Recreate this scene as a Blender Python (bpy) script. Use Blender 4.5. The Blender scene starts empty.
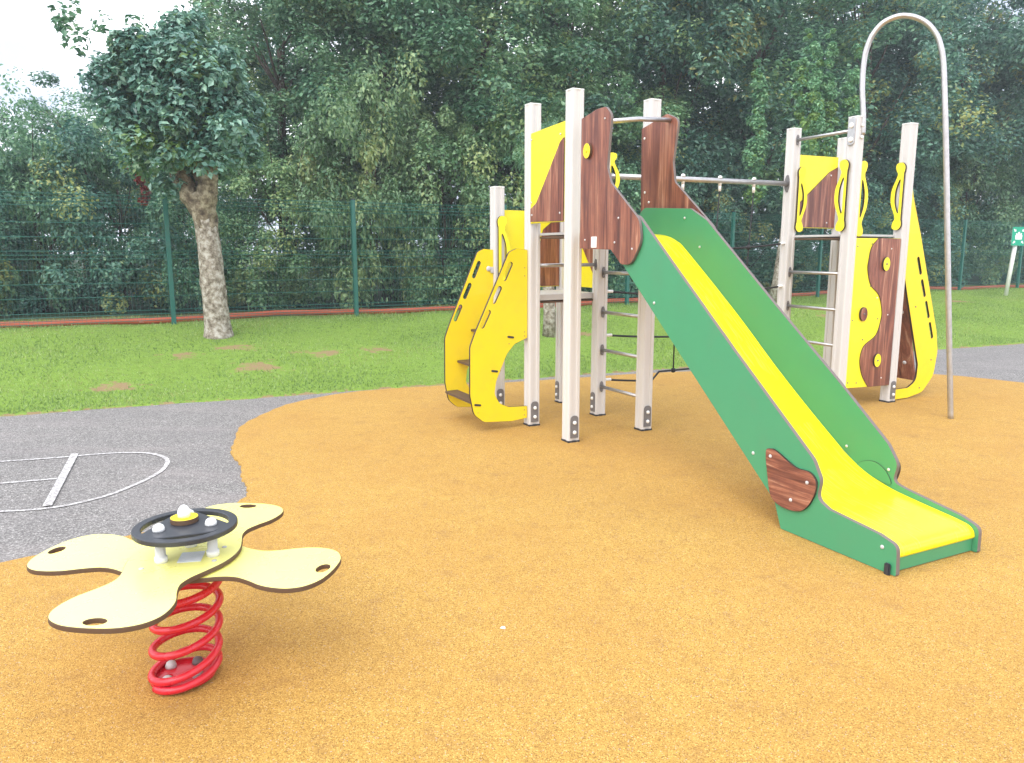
import bpy, bmesh, math, random
import numpy as np
from mathutils import Vector, Matrix
R = math.radians
sc = bpy.context.scene
col = sc.collection
rng = np.random.default_rng(7)
random.seed(7)

# ------------------------------------------------------------------ materials
def nt(name):
    m = bpy.data.materials.new(name); m.use_nodes = True
    n = m.node_tree; return m, n, n.nodes['Principled BSDF']
def N(t, typ, **kw):
    n = t.nodes.new(typ)
    for k, v in kw.items():
        if k in n.inputs: n.inputs[k].default_value = v
        else: setattr(n, k, v)
    return n
def coords(t, scale=(1,1,1), obj=True):
    c = t.nodes.new('ShaderNodeTexCoord'); mp = t.nodes.new('ShaderNodeMapping')
    mp.inputs['Scale'].default_value = scale
    t.links.new(c.outputs['Object' if obj else 'Generated'], mp.inputs['Vector'])
    return mp.outputs['Vector']
def ramp(t, src, stops, interp='LINEAR'):
    r = t.nodes.new('ShaderNodeValToRGB'); r.color_ramp.interpolation = interp
    el = r.color_ramp.elements
    while len(el) < len(stops): el.new(0.5)
    for e, (p, c) in zip(el, stops):
        e.position = p; e.color = (*c, 1) if len(c) == 3 else c
    t.links.new(src, r.inputs['Fac']); return r.outputs['Color']
def mix(t, fac, a, b, mode='MIX'):
    m = t.nodes.new('ShaderNodeMix'); m.data_type = 'RGBA'; m.blend_type = mode
    for s, v in ((m.inputs['Factor'], fac), (m.inputs[6], a), (m.inputs[7], b)):
        if isinstance(v, (int, float)): s.default_value = v
        elif isinstance(v, tuple): s.default_value = (*v, 1) if len(v) == 3 else v
        else: t.links.new(v, s)
    return m.outputs[2]
def mathn(t, op, a, b=0.0, clamp=False):
    m = t.nodes.new('ShaderNodeMath'); m.operation = op; m.use_clamp = clamp
    for s, v in ((m.inputs[0], a), (m.inputs[1], b)):
        if isinstance(v, (int, float)): s.default_value = v
        else: t.links.new(v, s)
    return m.outputs[0]
def noise(t, vec, scale, detail=4, rough=.6):
    n = N(t, 'ShaderNodeTexNoise', Scale=scale, Detail=detail, Roughness=rough)
    t.links.new(vec, n.inputs['Vector']); return n.outputs['Fac']
def bump(t, bs, h, strength, dist):
    b = N(t, 'ShaderNodeBump', Strength=strength, Distance=dist)
    t.links.new(h, b.inputs['Height']); t.links.new(b.outputs['Normal'], bs.inputs['Normal'])

def painted(name, c, rough=.35, var=.12, spec=.5, dirt=(.25,.2,.13), dirt_amt=.25, grain=0):
    m, t, b = nt(name); v = coords(t)
    n1 = noise(t, v, 6, 5); n2 = noise(t, v, 60, 3)
    c2 = tuple(x*(1-var) for x in c)
    base = mix(t, n1, c, c2)
    d = ramp(t, n1, [(.52, (0,0,0)), (.78, (1,1,1))])
    d2 = mathn(t, 'MULTIPLY', mathn(t, 'MULTIPLY', d, n2), dirt_amt)
    base = mix(t, d2, base, dirt)
    t.links.new(base, b.inputs['Base Color'])
    r = mathn(t, 'ADD', mathn(t, 'MULTIPLY', n1, .25), rough-.1)
    t.links.new(r, b.inputs['Roughness'])
    b.inputs['Specular IOR Level'].default_value = spec
    bump(t, b, noise(t, v, 350, 2), .08, .0006)
    return m
M = {}
M['yellow'] = painted('yellow_board', (.88,.76,.02), .34, .05, dirt_amt=.14)
M['yellow_shaded'] = painted('yellow_board_shaded', (.88,.665,.012), .36, .07, dirt_amt=.18)  # same yellow board, weaker light on the steps put into its colour
M['yellow_chute'] = painted('yellow_chute', (.90,.76,.006), .24, .04, dirt_amt=.10)
M['lemon'] = painted('lemon_seat', (.93,.87,.26), .26, .03, spec=.7, dirt_amt=.06)
M['green'] = painted('green_board', (.060,.285,.140), .34, .10, dirt_amt=.12)
M['alu'] = painted('post_aluminium', (.60,.58,.565), .30, .03, dirt=(.45,.38,.3), dirt_amt=.1)
M['deck_light'] = painted('deck_light', (.55,.54,.54), .5, .08)
M['edge'] = painted('board_edge', (.035,.022,.015), .6, .1)
M['edge_grey'] = painted('board_edge_grey', (.16,.13,.12), .6, .1)
M['edge_brown'] = painted('board_edge_brown', (.10,.055,.03), .6, .1)
M['dark'] = painted('dark_plastic', (.030,.033,.042), .38, .1, dirt_amt=.15)
M['plate'] = painted('foot_plate', (.16,.15,.15), .5, .1)
M['white'] = painted('white_plastic', (.8,.8,.78), .35, .03, dirt_amt=.1)
M['redpaint'] = painted('red_spring', (.62,.012,.03), .25, .08, spec=.6, dirt_amt=.1)
M['rope'] = painted('black_rope', (.02,.02,.022), .8, .1)
M['fence'] = painted('fence_green', (.016,.125,.10), .4, .1)
M['pipe'] = painted('orange_pipe', (.50,.10,.045), .6, .25)
M['sign_green'] = painted('sign_green', (.0,.33,.20), .4, .03)
M['sign_edge'] = painted('sign_edge', (.4,.4,.4), .4, .03)
def steel():
    m, t, b = nt('stainless_steel'); v = coords(t)
    n = noise(t, v, 25, 4)
    t.links.new(ramp(t, n, [(.3,(.44,.425,.42)),(.7,(.55,.535,.53))]), b.inputs['Base Color'])
    b.inputs['Metallic'].default_value = .85; b.inputs['Roughness'].default_value = .36
    return m
M['steel'] = steel()
def wood(name='wood_grain_board', sc1=(10,10,.75), sc2=(55,55,1.8)):
    m, t, b = nt(name)
    v = coords(t, sc1); v2 = coords(t, sc2)
    n1 = N(t, 'ShaderNodeTexNoise', Scale=1.7, Detail=7, Roughness=.62, Distortion=.9); t.links.new(v, n1.inputs['Vector']); n = n1.outputs['Fac']
    n2 = noise(t, v2, 1.5, 4, .7); n3 = noise(t, coords(t,(4,4,3)), 1, 5, .7)
    c = ramp(t, n, [(.30,(.060,.018,.014)),(.43,(.17,.055,.036)),(.52,(.27,.095,.058)),(.61,(.38,.165,.10)),(.70,(.60,.37,.25))])
    c = mix(t, ramp(t, n2, [(.45,(0,0,0)),(.70,(.6,.6,.6))]), c, (.085,.028,.022))
    c = mix(t, ramp(t, n3, [(.50,(0,0,0)),(.72,(.55,.55,.55))]), c, (.13,.05,.038))
    t.links.new(c, b.inputs['Base Color']); b.inputs['Roughness'].default_value = .42
    bump(t, b, n2, .15, .001)
    return m
M['wood_flat'] = wood('level_wood_grain_board', (1.5,1.5,22), (5,5,90))
M['wood'] = wood()
def chutemat():
    m = painted('yellow_chute', (.90,.76,.006), .24, .04, dirt_amt=.10); t = m.node_tree; b = t.nodes['Principled BSDF']
    src = b.inputs['Base Color'].links[0].from_socket
    c = t.nodes.new('ShaderNodeTexCoord'); m1 = t.nodes.new('ShaderNodeMapping'); m1.inputs['Rotation'].default_value = (0,0,R(63.1))
    m2 = t.nodes.new('ShaderNodeMapping'); m2.inputs['Scale'].default_value = (5, 130, 5)
    t.links.new(c.outputs['Object'], m1.inputs[0]); t.links.new(m1.outputs[0], m2.inputs[0])
    n = noise(t, m2.outputs[0], 1, 3, .5); patch = noise(t, c.outputs['Object'], 3.0, 3)
    k = mathn(t, 'MULTIPLY', ramp(t, n, [(.555,(0,0,0)),(.61,(1,1,1))]), ramp(t, patch, [(.46,(0,0,0)),(.56,(1,1,1))]))
    t.links.new(mix(t, mathn(t,'MULTIPLY',k,.6), src, (.30,.24,.06)), b.inputs['Base Color'])
    t.links.new(mathn(t,'ADD',mathn(t,'MULTIPLY',k,.4),.22), b.inputs['Roughness'])
    return m
M['yellow_chute'] = chutemat()
def rubber():
    m, t, b = nt('orange_rubber_granules'); v = coords(t)
    vo = N(t, 'ShaderNodeTexVoronoi', Scale=340.0, Randomness=1.0); t.links.new(v, vo.inputs['Vector'])
    sep = t.nodes.new('ShaderNodeSeparateColor'); t.links.new(vo.outputs['Color'], sep.inputs[0])
    c = ramp(t, sep.outputs[0], [(0,(.22,.115,.026)),(.12,(.37,.205,.046)),(.42,(.475,.277,.060)),(.75,(.55,.33,.078)),(.92,(.68,.46,.15)),(.985,(.46,.38,.33)),(1,(.16,.11,.08))], 'CONSTANT')
    big = noise(t, v, 1.1, 6, .65); mid = noise(t, v, 7, 5, .7)
    c = mix(t, ramp(t, big, [(.40,(0,0,0)),(.72,(.40,.40,.40))]), c, (.36,.175,.04))
    c = mix(t, ramp(t, mid, [(.55,(0,0,0)),(.74,(.50,.50,.50))]), c, (.27,.14,.05))
    c = mix(t, ramp(t, mid, [(.24,(.30,.30,.30)),(.42,(0,0,0))]), c, (.70,.44,.11))
    t.links.new(c, b.inputs['Base Color']); b.inputs['Roughness'].default_value = .85
    b.inputs['Specular IOR Level'].default_value = .3
    bump(t, b, mathn(t,'MULTIPLY',vo.outputs['Distance'],-1.0), .55, .003)
    return m
M['rubber'] = rubber()
def asphalt():
    m, t, b = nt('worn_asphalt'); v = coords(t)
    vo = N(t, 'ShaderNodeTexVoronoi', Scale=160.0); t.links.new(v, vo.inputs['Vector'])
    sep = t.nodes.new('ShaderNodeSeparateColor'); t.links.new(vo.outputs['Color'], sep.inputs[0])
    c = ramp(t, sep.outputs[0], [(0,(.11,.101,.095)),(.35,(.20,.187,.177)),(.75,(.285,.268,.255)),(.93,(.43,.407,.385))], 'CONSTANT')
    big = noise(t, v, 1.3, 7, .7)
    c = mix(t, ramp(t, big, [(.45,(0,0,0)),(.75,(.5,.5,.5))]), c, (.16,.146,.145))
    c = mix(t, ramp(t, noise(t, coords(t,(.5,2,1)), 1.5, 5), [(.5,(0,0,0)),(.75,(.4,.4,.4))]), c, (.30,.26,.25))
    t.links.new(c, b.inputs['Base Color']); b.inputs['Roughness'].default_value = .85
    bump(t, b, vo.outputs['Distance'], .5, .003)
    return m
M['asphalt'] = asphalt()
SOIL = [(-3.85,7.35,.22),(-2.75,8.25,.30),(-2.25,9.0,.25),(-3.75,8.7,.20),(-1.7,9.35,.22),(-3.3,9.15,.26),(-.5,10.6,.28),(.9,11.0,.3),(5.6,13.5,.3),(9.5,16.5,.35)]
def grassmat():
    m, t, b = nt('grass_soil'); v = coords(t)
    n = noise(t, v, 9, 6, .7); n2 = noise(t, v, 90, 3, .7)
    c = ramp(t, n2, [(.25,(.09,.16,.025)),(.5,(.19,.30,.05)),(.75,(.30,.42,.10))])
    c = mix(t, ramp(t, n, [(.45,(0,0,0)),(.75,(.6,.6,.6))]), c, (.13,.19,.04))
    at = t.nodes.new('ShaderNodeAttribute'); at.attribute_name = 'soil'
    s = mathn(t,'ADD', at.outputs['Fac'], mathn(t,'MULTIPLY', mathn(t,'SUBTRACT', n, .5), 2.6))
    s = ramp(t, s, [(.42,(0,0,0)),(.62,(.85,.85,.85))])
    c = mix(t, s, c, mix(t, n2, (.20,.11,.06), (.40,.27,.17)))
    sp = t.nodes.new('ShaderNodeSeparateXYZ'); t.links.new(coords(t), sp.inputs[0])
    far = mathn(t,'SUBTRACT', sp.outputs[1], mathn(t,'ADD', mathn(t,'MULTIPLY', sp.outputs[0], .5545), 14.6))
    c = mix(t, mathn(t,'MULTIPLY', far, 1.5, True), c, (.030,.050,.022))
    t.links.new(c, b.inputs['Base Color']); b.inputs['Roughness'].default_value = .95
    b.inputs['Specular IOR Level'].default_value = .1
    bump(t, b, n2, .6, .02)
    return m
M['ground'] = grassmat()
def leafmat(name, dark, mid, light, accent=None, acc_pos=.93, trans=.33, rough=.42):
    m, t, b = nt(name)
    at = t.nodes.new('ShaderNodeAttribute'); at.attribute_name = 'tint'
    sep = t.nodes.new('ShaderNodeSeparateColor'); t.links.new(at.outputs['Color'], sep.inputs[0])
    oi = t.nodes.new('ShaderNodeObjectInfo')
    f = mathn(t,'ADD', mathn(t,'MULTIPLY',sep.outputs[0],.5), mathn(t,'MULTIPLY',sep.outputs[1],.5))
    c = ramp(t, f, [(.15,dark),(.5,mid),(.85,light)])
    if accent:
        k = mathn(t,'ADD', sep.outputs[1], mathn(t,'MULTIPLY',sep.outputs[0],.08))
        c = mix(t, ramp(t, k, [(acc_pos-.02,(0,0,0)),(acc_pos+.05,(1,1,1))]), c, accent)
    hs = t.nodes.new('ShaderNodeHueSaturation'); t.links.new(c, hs.inputs['Color'])
    t.links.new(mathn(t,'ADD',mathn(t,'MULTIPLY',oi.outputs['Random'],.35),.85), hs.inputs['Value'])
    t.links.new(mathn(t,'ADD',mathn(t,'MULTIPLY',oi.outputs['Random'],.03),.485), hs.inputs['Hue'])
    c = hs.outputs['Color']
    t.links.new(c, b.inputs['Base Color']); b.inputs['Roughness'].default_value = rough
    b.inputs['Specular IOR Level'].default_value = .6
    tr = t.nodes.new('ShaderNodeBsdfTranslucent'); t.links.new(c, tr.inputs['Color'])
    ms = t.nodes.new('ShaderNodeMixShader'); ms.inputs[0].default_value = trans
    out = t.nodes['Material Output']
    t.links.new(b.outputs[0], ms.inputs[1]); t.links.new(tr.outputs[0], ms.inputs[2]); t.links.new(ms.outputs[0], out.inputs['Surface'])
    return m
M['leaf_mid'] = leafmat('leaf_mid', (.048,.150,.092), (.135,.285,.165), (.31,.50,.28), (.26,.38,.15), .95)
M['leaf_light'] = leafmat('leaf_light', (.075,.190,.095), (.190,.350,.170), (.39,.56,.27), (.36,.46,.18), .93)
M['leaf_dark'] = leafmat('leaf_dark', (.032,.110,.088), (.090,.210,.152), (.21,.38,.25), (.34,.36,.12), .96)
M['leaf_blue'] = leafmat('leaf_pollard', (.060,.165,.140), (.135,.285,.225), (.29,.48,.35), (.13,.24,.06), .94, .2, .36)
M['leaf_shoot'] = leafmat('leaf_shoot', (.085,.23,.13), (.20,.42,.22), (.36,.60,.32), (.20,.34,.08), .85)
M['leaf_red'] = leafmat('leaf_red', (.14,.012,.015), (.25,.02,.025), (.36,.05,.04))
M['blade'] = leafmat('grass_blade', (.12,.20,.045), (.22,.32,.085), (.38,.47,.17), (.30,.34,.10), .92, .35, .6)
def bark(name, a, b_, c_, sc_=10):
    m, t, b = nt(name); v = coords(t); v2 = coords(t,(1,1,.35))
    n = noise(t, v, sc_, 6, .7); n2 = noise(t, v2, sc_*3, 5, .7)
    c = ramp(t, n, [(.36,a),(.50,b_),(.62,c_)])
    c = mix(t, mathn(t,'MULTIPLY',n2,.45), c, a)
    t.links.new(c, b.inputs['Base Color']); b.inputs['Roughness'].default_value = .9
    bump(t, b, n2, .9, .02); return m
M['bark_pale'] = bark('pale_mottled_bark', (.10,.075,.05), (.36,.31,.25), (.62,.58,.52), 15)
M['bark_dark'] = bark('dark_bark', (.03,.022,.016), (.075,.055,.040), (.13,.10,.08))
M['knob_bark'] = bark('knobbly_bark', (.06,.042,.03), (.25,.20,.13), (.48,.42,.31), 11)
def linemat():
    m, t, b = nt('worn_white_paint'); v = coords(t)
    n = noise(t, v, 45, 5, .75)
    t.links.new(mix(t, ramp(t, n, [(.42,(0,0,0)),(.60,(1,1,1))]), (.62,.60,.59), (.21,.19,.185)), b.inputs['Base Color'])
    b.inputs['Roughness'].default_value = .8; return m
M['line'] = linemat()
def sticker():
    m, t, b = nt('printed_sticker'); v = coords(t)
    br = t.nodes.new('ShaderNodeTexBrick'); t.links.new(v, br.inputs['Vector'])
    br.inputs['Scale'].default_value = 60
    br.inputs['Color1'].default_value = (.75,.77,.8,1); br.inputs['Color2'].default_value = (.6,.65,.72,1); br.inputs['Mortar'].default_value = (.82,.83,.84,1)
    br.inputs['Mortar Size'].default_value = .06
    t.links.new(br.outputs['Color'], b.inputs['Base Color']); b.inputs['Roughness'].default_value = .3; return m
M['sticker'] = sticker()

# ------------------------------------------------------------------ object helpers
VEIL = .0027
ORG = Vector((0,0,0))
def tag(o, label=None, cat=None, group=None, kind=None):
    if label: o['label'] = label
    if cat: o['category'] = cat
    if group: o['group'] = group
    if kind: o['kind'] = kind
    return o
def empty(name, loc, rz=0):
    o = bpy.data.objects.new(name, None); col.objects.link(o); o.location = loc; o.rotation_euler = (0,0,rz)
    o.empty_display_size = .1; return o
def link(name, bm_or_me, mats, parent=None, smooth=False):
    """world-space geometry; re-based on ORG when it is the part of a thing"""
    if isinstance(bm_or_me, bmesh.types.BMesh):
        me = bpy.data.meshes.new(name); bm_or_me.to_mesh(me); bm_or_me.free()
    else: me = bm_or_me; me.name = name
    me.transform(Matrix.Translation(-ORG))
    if len(me.materials): me.materials.clear()
    for m in (mats if isinstance(mats, (list, tuple)) else [mats]): me.materials.append(M[m])
    if smooth:
        me.polygons.foreach_set('use_smooth', [True]*len(me.polygons))
    o = bpy.data.objects.new(name, me); col.objects.link(o)
    if parent: o.parent = parent
    return o
def auto_smooth(me, ang=40):
    try: me.set_sharp_from_angle(angle=R(ang))
    except Exception: pass
def catmull(pts, n=6, closed=True):
    P = [Vector(p) for p in pts]; L = len(P); out = []
    rngi = range(L if closed else L-1)
    for i in rngi:
        g = lambda k: P[k % L] if closed else P[max(0, min(L-1, k))]
        p0, p1, p2, p3 = g(i-1), g(i), g(i+1), g(i+2)
        for j in range(n):
            t = j/n
            out.append(.5*((2*p1)+(-p0+p2)*t+(2*p0-5*p1+4*p2-p3)*t*t+(-p0+3*p1-3*p2+p3)*t*t*t))
    if not closed: out.append(P[-1])
    return out
def fillet(pts, r, n=5):
    """pts: (x,y) or (x,y,radius)"""
    P = [Vector((p[0],p[1])) for p in pts]; rr = [p[2] if len(p) > 2 else r for p in pts]; out = []
    L = len(P)
    for i in range(L):
        a, b, c = P[i-1], P[i], P[(i+1) % L]
        d1, d2 = (a-b), (c-b); l1, l2 = d1.length, d2.length
        if l1 < 1e-6 or l2 < 1e-6: continue
        d1 /= l1; d2 /= l2; ang = d1.angle(d2)
        if rr[i] <= 0 or ang > math.pi-.05: out.append(b); continue
        k = min(rr[i]/math.tan(ang/2), l1*.48, l2*.48)
        s, e = b+d1*k, b+d2*k
        for j in range(n+1):
            t = j/n; out.append((1-t)**2*s+2*t*(1-t)*b+t*t*e)
    return out
def slot(x0, y0, x1, y1, w, n=6):
    a, b = Vector((x0,y0)), Vector((x1,y1)); d = (b-a).normalized(); ang = math.atan2(d.y, d.x); r = w/2; out = []
    for j in range(n+1):
        t = ang-math.pi/2+math.pi*j/n; out.append(b-d*r+Vector((math.cos(t),math.sin(t)))*r)
    for j in range(n+1):
        t = ang+math.pi/2+math.pi*j/n; out.append(a+d*r+Vector((math.cos(t),math.sin(t)))*r)
    return out
def ellipse(cx, cy, rx, ry, n=28, rot=0):
    return [Vector((cx+rx*math.cos(t)*math.cos(rot)-ry*math.sin(t)*math.sin(rot), cy+rx*math.cos(t)*math.sin(rot)+ry*math.sin(t)*math.cos(rot))) for t in [2*math.pi*i/n for i in range(n)]]
def sheet(loops, thick, mat4, bevel=.0012):
    """2D outline with holes -> bevelled board mesh in world space; face material 0, edge material 1"""
    cu = bpy.data.curves.new('tmp', 'CURVE'); cu.dimensions = '2D'; cu.fill_mode = 'BOTH'
    cu.extrude = thick/2-bevel; cu.bevel_depth = bevel; cu.bevel_resolution = 1; cu.offset = -bevel
    for lp in loops:
        s = cu.splines.new('POLY'); s.points.add(len(lp)-1)
        for p, v in zip(s.points, lp): p.co = (v[0], v[1], 0, 1)
        s.use_cyclic_u = True
    o = bpy.data.objects.new('tmp', cu); col.objects.link(o)
    dg = bpy.context.evaluated_depsgraph_get(); dg.update()
    me = bpy.data.meshes.new_from_object(o.evaluated_get(dg))
    bpy.data.objects.remove(o); bpy.data.curves.remove(cu)
    me.materials.clear()
    for p in me.polygons: p.material_index = 0 if abs(p.normal.z) > .95 else 1
    me.polygons.foreach_set('use_smooth', [False]*len(me.polygons))
    me.transform(mat4); 
    return me
def vplane(o, a, off=0):
    """local (s, z) on the vertical plane through o along a; off moves it to the left-hand normal (ay,-ax)"""
    a = Vector((a[0],a[1],0)).normalized(); n = Vector((a.y,-a.x,0)); O = Vector((o[0],o[1],0))+n*off
    m = Matrix(((a.x,0,n.x,O.x),(a.y,0,n.y,O.y),(0,1,0,0),(0,0,0,1))); return m
def tube_bm(bm, pts, r, seg=10, caps=True, radii=None):
    P = [Vector(p) for p in pts]; rings = []; up = None
    for i, p in enumerate(P):
        d = (P[min(i+1,len(P)-1)]-P[max(i-1,0)]).normalized()
        if up is None:
            up = Vector((0,0,1)) if abs(d.z) < .9 else Vector((1,0,0))
        x = up.cross(d).normalized() if up.cross(d).length > 1e-4 else Vector((1,0,0)); y = d.cross(x).normalized(); up = y if False else up - d*up.dot(d)
        up.normalize(); x = up.cross(d).normalized(); y = up
        rad = radii[i] if radii else r
        rings.append([bm.verts.new(p+(x*math.cos(t)+y*math.sin(t))*rad) for t in [2*math.pi*k/seg for k in range(seg)]])
    for a, b in zip(rings, rings[1:]):
        for k in range(seg):
            f = bm.faces.new((a[k], a[(k+1)%seg], b[(k+1)%seg], b[k])); f.smooth = True
    if caps:
        bm.faces.new(rings[0]); bm.faces.new(rings[-1][::-1])
    bmesh.ops.recalc_face_normals(bm, faces=bm.faces)
    return rings
def tube(name, pts, r, mat, parent=None, seg=10, radii=None):
    bm = bmesh.new(); tube_bm(bm, pts, r, seg, True, radii); return link(name, bm, mat, parent)
def box_bm(bm, m4, sx, sy, sz, bev=0):
    g = bmesh.ops.create_cube(bm, size=1, matrix=m4 @ Matrix.Diagonal((sx,sy,sz,1)))
    if bev: bmesh.ops.bevel(bm, geom=list({e for v in g['verts'] for e in v.link_edges}), offset=bev, segments=2, affect='EDGES')
def dome(name, p, n, r, h, mat, parent):
    """domed cap seated at p pointing along n"""
    bm = bmesh.new(); prof = [(r,0),(r,h*.35),(r*.82,h*.75),(r*.45,h*.95)]
    q = Vector((0,0,1)).rotation_difference(Vector(n)).to_matrix().to_4x4(); m4 = Matrix.Translation(p) @ q
    rs = [[bm.verts.new(m4 @ Vector((x*math.cos(2*math.pi*k/12), x*math.sin(2*math.pi*k/12), z))) for k in range(12)] for x, z in prof]
    for a, b in zip(rs, rs[1:]):
        for k in range(12): f = bm.faces.new((a[k],a[(k+1)%12],b[(k+1)%12],b[k])); f.smooth = True
    top = bm.verts.new(m4 @ Vector((0,0,h)))
    for k in range(12): f = bm.faces.new((rs[-1][k], rs[-1][(k+1)%12], top)); f.smooth = True
    bm.faces.new(rs[0][::-1]); return link(name, bm, mat, parent)

# ------------------------------------------------------------------ terrain
def edge_y(x): return 7.97+.426*x
def fence_y(x): return 13.18+.5545*x
def terr(x, y):
    de = (y-edge_y(x))/1.087; df = (fence_y(x)-y)/1.143
    t = np.clip(de/np.maximum(de+df, .5), 0, 1); t = np.where(df < 0, 1.0, t)
    s = t*t*(3-2*t)
    w = .012*np.sin(x*1.9+y*.7)+.010*np.sin(y*2.7-x*1.1)+.006*np.sin(x*5.3+1.2*y)
    return .012+.33*s+w*np.clip(de*1.2, 0, 1)
def soil_at(x, y):
    s = np.zeros_like(x)
    for (a, b, r) in SOIL:
        w = 1+.35*np.sin(x*9+y*7)*np.sin(y*11-x*5)
        s = np.maximum(s, .85*np.clip(1.15-np.hypot((x-a)/1.35, (y-b))/r*w, 0, 1))
    s = np.maximum(s, np.clip(1-(y-edge_y(x))/.10, 0, 1)*.8)
    df = np.abs(fence_y(x)-y+.9); s = np.maximum(s, np.clip(.55-df*.3, 0, 1))
    s = np.where(fence_y(x)-y < -1.6, .8, s)
    return s
def build_grass_ground():
    ss = np.concatenate([[-300,-200,-100,-60,-35,-20], np.arange(-12, 20, .1), [22,26,32,45,70,120,220,300]])
    tt = np.concatenate([[-.0], np.arange(.05, 9.5, .1), [10,11,12.5,15,20,30,60,120,250]])
    dx, dy = .92, .392; nx, ny = -.392, .92
    S, T = np.meshgrid(ss, tt, indexing='ij')
    wob = (.025*np.sin(S*3.1)+.018*np.sin(S*7.7+1)+.012*np.sin(S*17.3))*(T < .01)
    X = S*dx+(T+wob)*nx; Y = 7.97+S*dy+(T+wob)*ny
    Z = terr(X, Y); Z[:, 0] = -.01
    nS, nT = S.shape
    V = np.stack([X, Y, Z], -1).reshape(-1, 3)
    idx = np.arange(nS*nT).reshape(nS, nT)
    F = np.stack([idx[:-1,:-1], idx[1:,:-1], idx[1:,1:], idx[:-1,1:]], -1).reshape(-1, 4)
    me = bpy.data.meshes.new('lawn'); me.vertices.add(len(V)); me.vertices.foreach_set('co', V.ravel())
    me.loops.add(F.size); me.loops.foreach_set('vertex_index', F.ravel().astype(np.int32))
    me.polygons.add(len(F)); me.polygons.foreach_set('loop_start', np.arange(0, F.size, 4, dtype=np.int32))
    me.update(); me.validate()
    at = me.attributes.new('soil', 'FLOAT', 'POINT'); at.data.foreach_set('value', soil_at(X.ravel(), Y.ravel()).astype(np.float32))
    tag(link('grass_ground', me, 'ground', smooth=True), kind='structure')
build_grass_ground()
bm = bmesh.new(); bmesh.ops.create_grid(bm, x_segments=4, y_segments=4, size=300, matrix=Matrix.Translation((0,0,0)))
tag(link('asphalt', bm, 'asphalt'), kind='structure')
# rubber safety surface with its wavy rim
rim = [(-14,-3),(-6,.9),(-3.4,2.4),(-2.226,3.166),(-1.85,3.46),(-1.56,3.76),(-1.47,4.05),(-1.52,4.25),(-1.62,4.45),(-1.72,4.72),(-1.88,5.0),(-1.98,5.35),(-2.09,5.8),(-2.05,6.3),(-1.93,6.75),(-1.52,7.25),(-.83,7.56),(0,7.80),(.8,8.12),(1.6,8.42),(2.6,8.6),(3.6,8.58),(4.65,8.3),(5.3,7.7),(6.5,6.4),(9,4),(14,1),(16,-6),(0,-12)]
rl = catmull([(x,y,0) for x,y in rim], 8)
bm = bmesh.new(); vs = [bm.verts.new((p.x+.006*math.sin(i*1.7), p.y+.006*math.sin(i*2.3), .012)) for i, p in enumerate(rl)]
f = bm.faces.new(vs); 
if f.normal.z < 0: f.normal_flip()
r_ = bmesh.ops.extrude_edge_only(bm, edges=list(f.edges))
for v in [g for g in r_['geom'] if isinstance(g, bmesh.types.BMVert)]: v.co.z = -.01
tag(link('rubber_surface', bm, 'rubber'), kind='structure')
# court markings
def strip(bm, pts, w, z=.004):
    P = [Vector((p[0],p[1])) for p in pts]; L = []
    for i, p in enumerate(P):
        d = (P[min(i+1,len(P)-1)]-P[max(i-1,0)]).normalized(); n = Vector((-d.y,d.x))*w/2
        L.append((bm.verts.new((*(p+n),z)), bm.verts.new((*(p-n),z))))
    for a, b in zip(L, L[1:]): bm.faces.new((a[0],a[1],b[1],b[0]))
bm = bmesh.new()
cl = [(-5.2,4.30),(-4.2,4.57),(-3.308,4.816),(-2.991,4.915),(-2.80,4.99),(-2.645,5.035),(-2.47,5.03),(-2.34,4.963),(-2.24,4.85),(-2.194,4.722),(-2.17,4.60),(-2.174,4.462),(-2.20,4.30),(-2.247,4.136),(-2.32,4.02),(-2.409,3.932),(-2.53,3.88),(-2.676,3.853),(-2.9,3.79),(-3.6,3.60),(-4.6,3.33)]
strip(bm, catmull([(a,b,0) for a,b in cl], 6, False), .028)
strip(bm, [(-2.925,5.0),(-2.475,3.93)], .045, .0085)
strip(bm, [(-2.72,4.44),(-3.0,4.345),(-4.5,3.84)], .028)
tag(link('court_markings', bm, 'line'), kind='structure')

# grass blades
def grass_blades():
    n = 210000
    s = rng.uniform(-8, 17, n); t = rng.uniform(0, 1, n)**1.15*8.2-.03
    x = s*.92+t*-.392; y = 7.97+s*.392+t*.92
    keep = (soil_at(x, y) < rng.uniform(.15, .6, n)) & (y < fence_y(x)+2.0) & (np.abs(x) < y*.75+.8)
    x, y = x[keep], y[keep]; n = len(x); z = terr(x, y)
    h = rng.uniform(.008, .028, n)*(1+.5*np.sin(x*2.1)*np.sin(y*1.7)); fy = y > fence_y(x)-.25
    h = np.where(fy, h*2.0, h)
    a = rng.uniform(0, 2*np.pi, n); w = .0065; lean = rng.uniform(.2, 1.1, n)*h; la = rng.uniform(0, 2*np.pi, n)
    V = np.empty((n, 3, 3))
    V[:,0] = np.stack([x-np.cos(a)*w, y-np.sin(a)*w, z-.004], -1); V[:,1] = np.stack([x+np.cos(a)*w, y+np.sin(a)*w, z-.004], -1)
    V[:,2] = np.stack([x+np.cos(la)*lean, y+np.sin(la)*lean, z+h], -1)
    patch = .5+.25*np.sin(x*1.3+.5)*np.sin(y*1.9)+.2*np.sin(x*4.1-y*3.3)
    tint = np.stack([rng.uniform(0,1,n), np.clip(patch+rng.normal(0,.18,n),0,1), np.zeros(n), np.ones(n)], -1)
    o = rawmesh('lawn_grass', V.reshape(-1,3), 3, np.repeat(tint, 3, 0)); o.materials.append(M['blade'])
    ob = bpy.data.objects.new('lawn_grass', o); col.objects.link(ob)
    tag(ob, 'short bright green grass growing on the bank between asphalt and fence', 'grass', kind='stuff')
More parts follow.
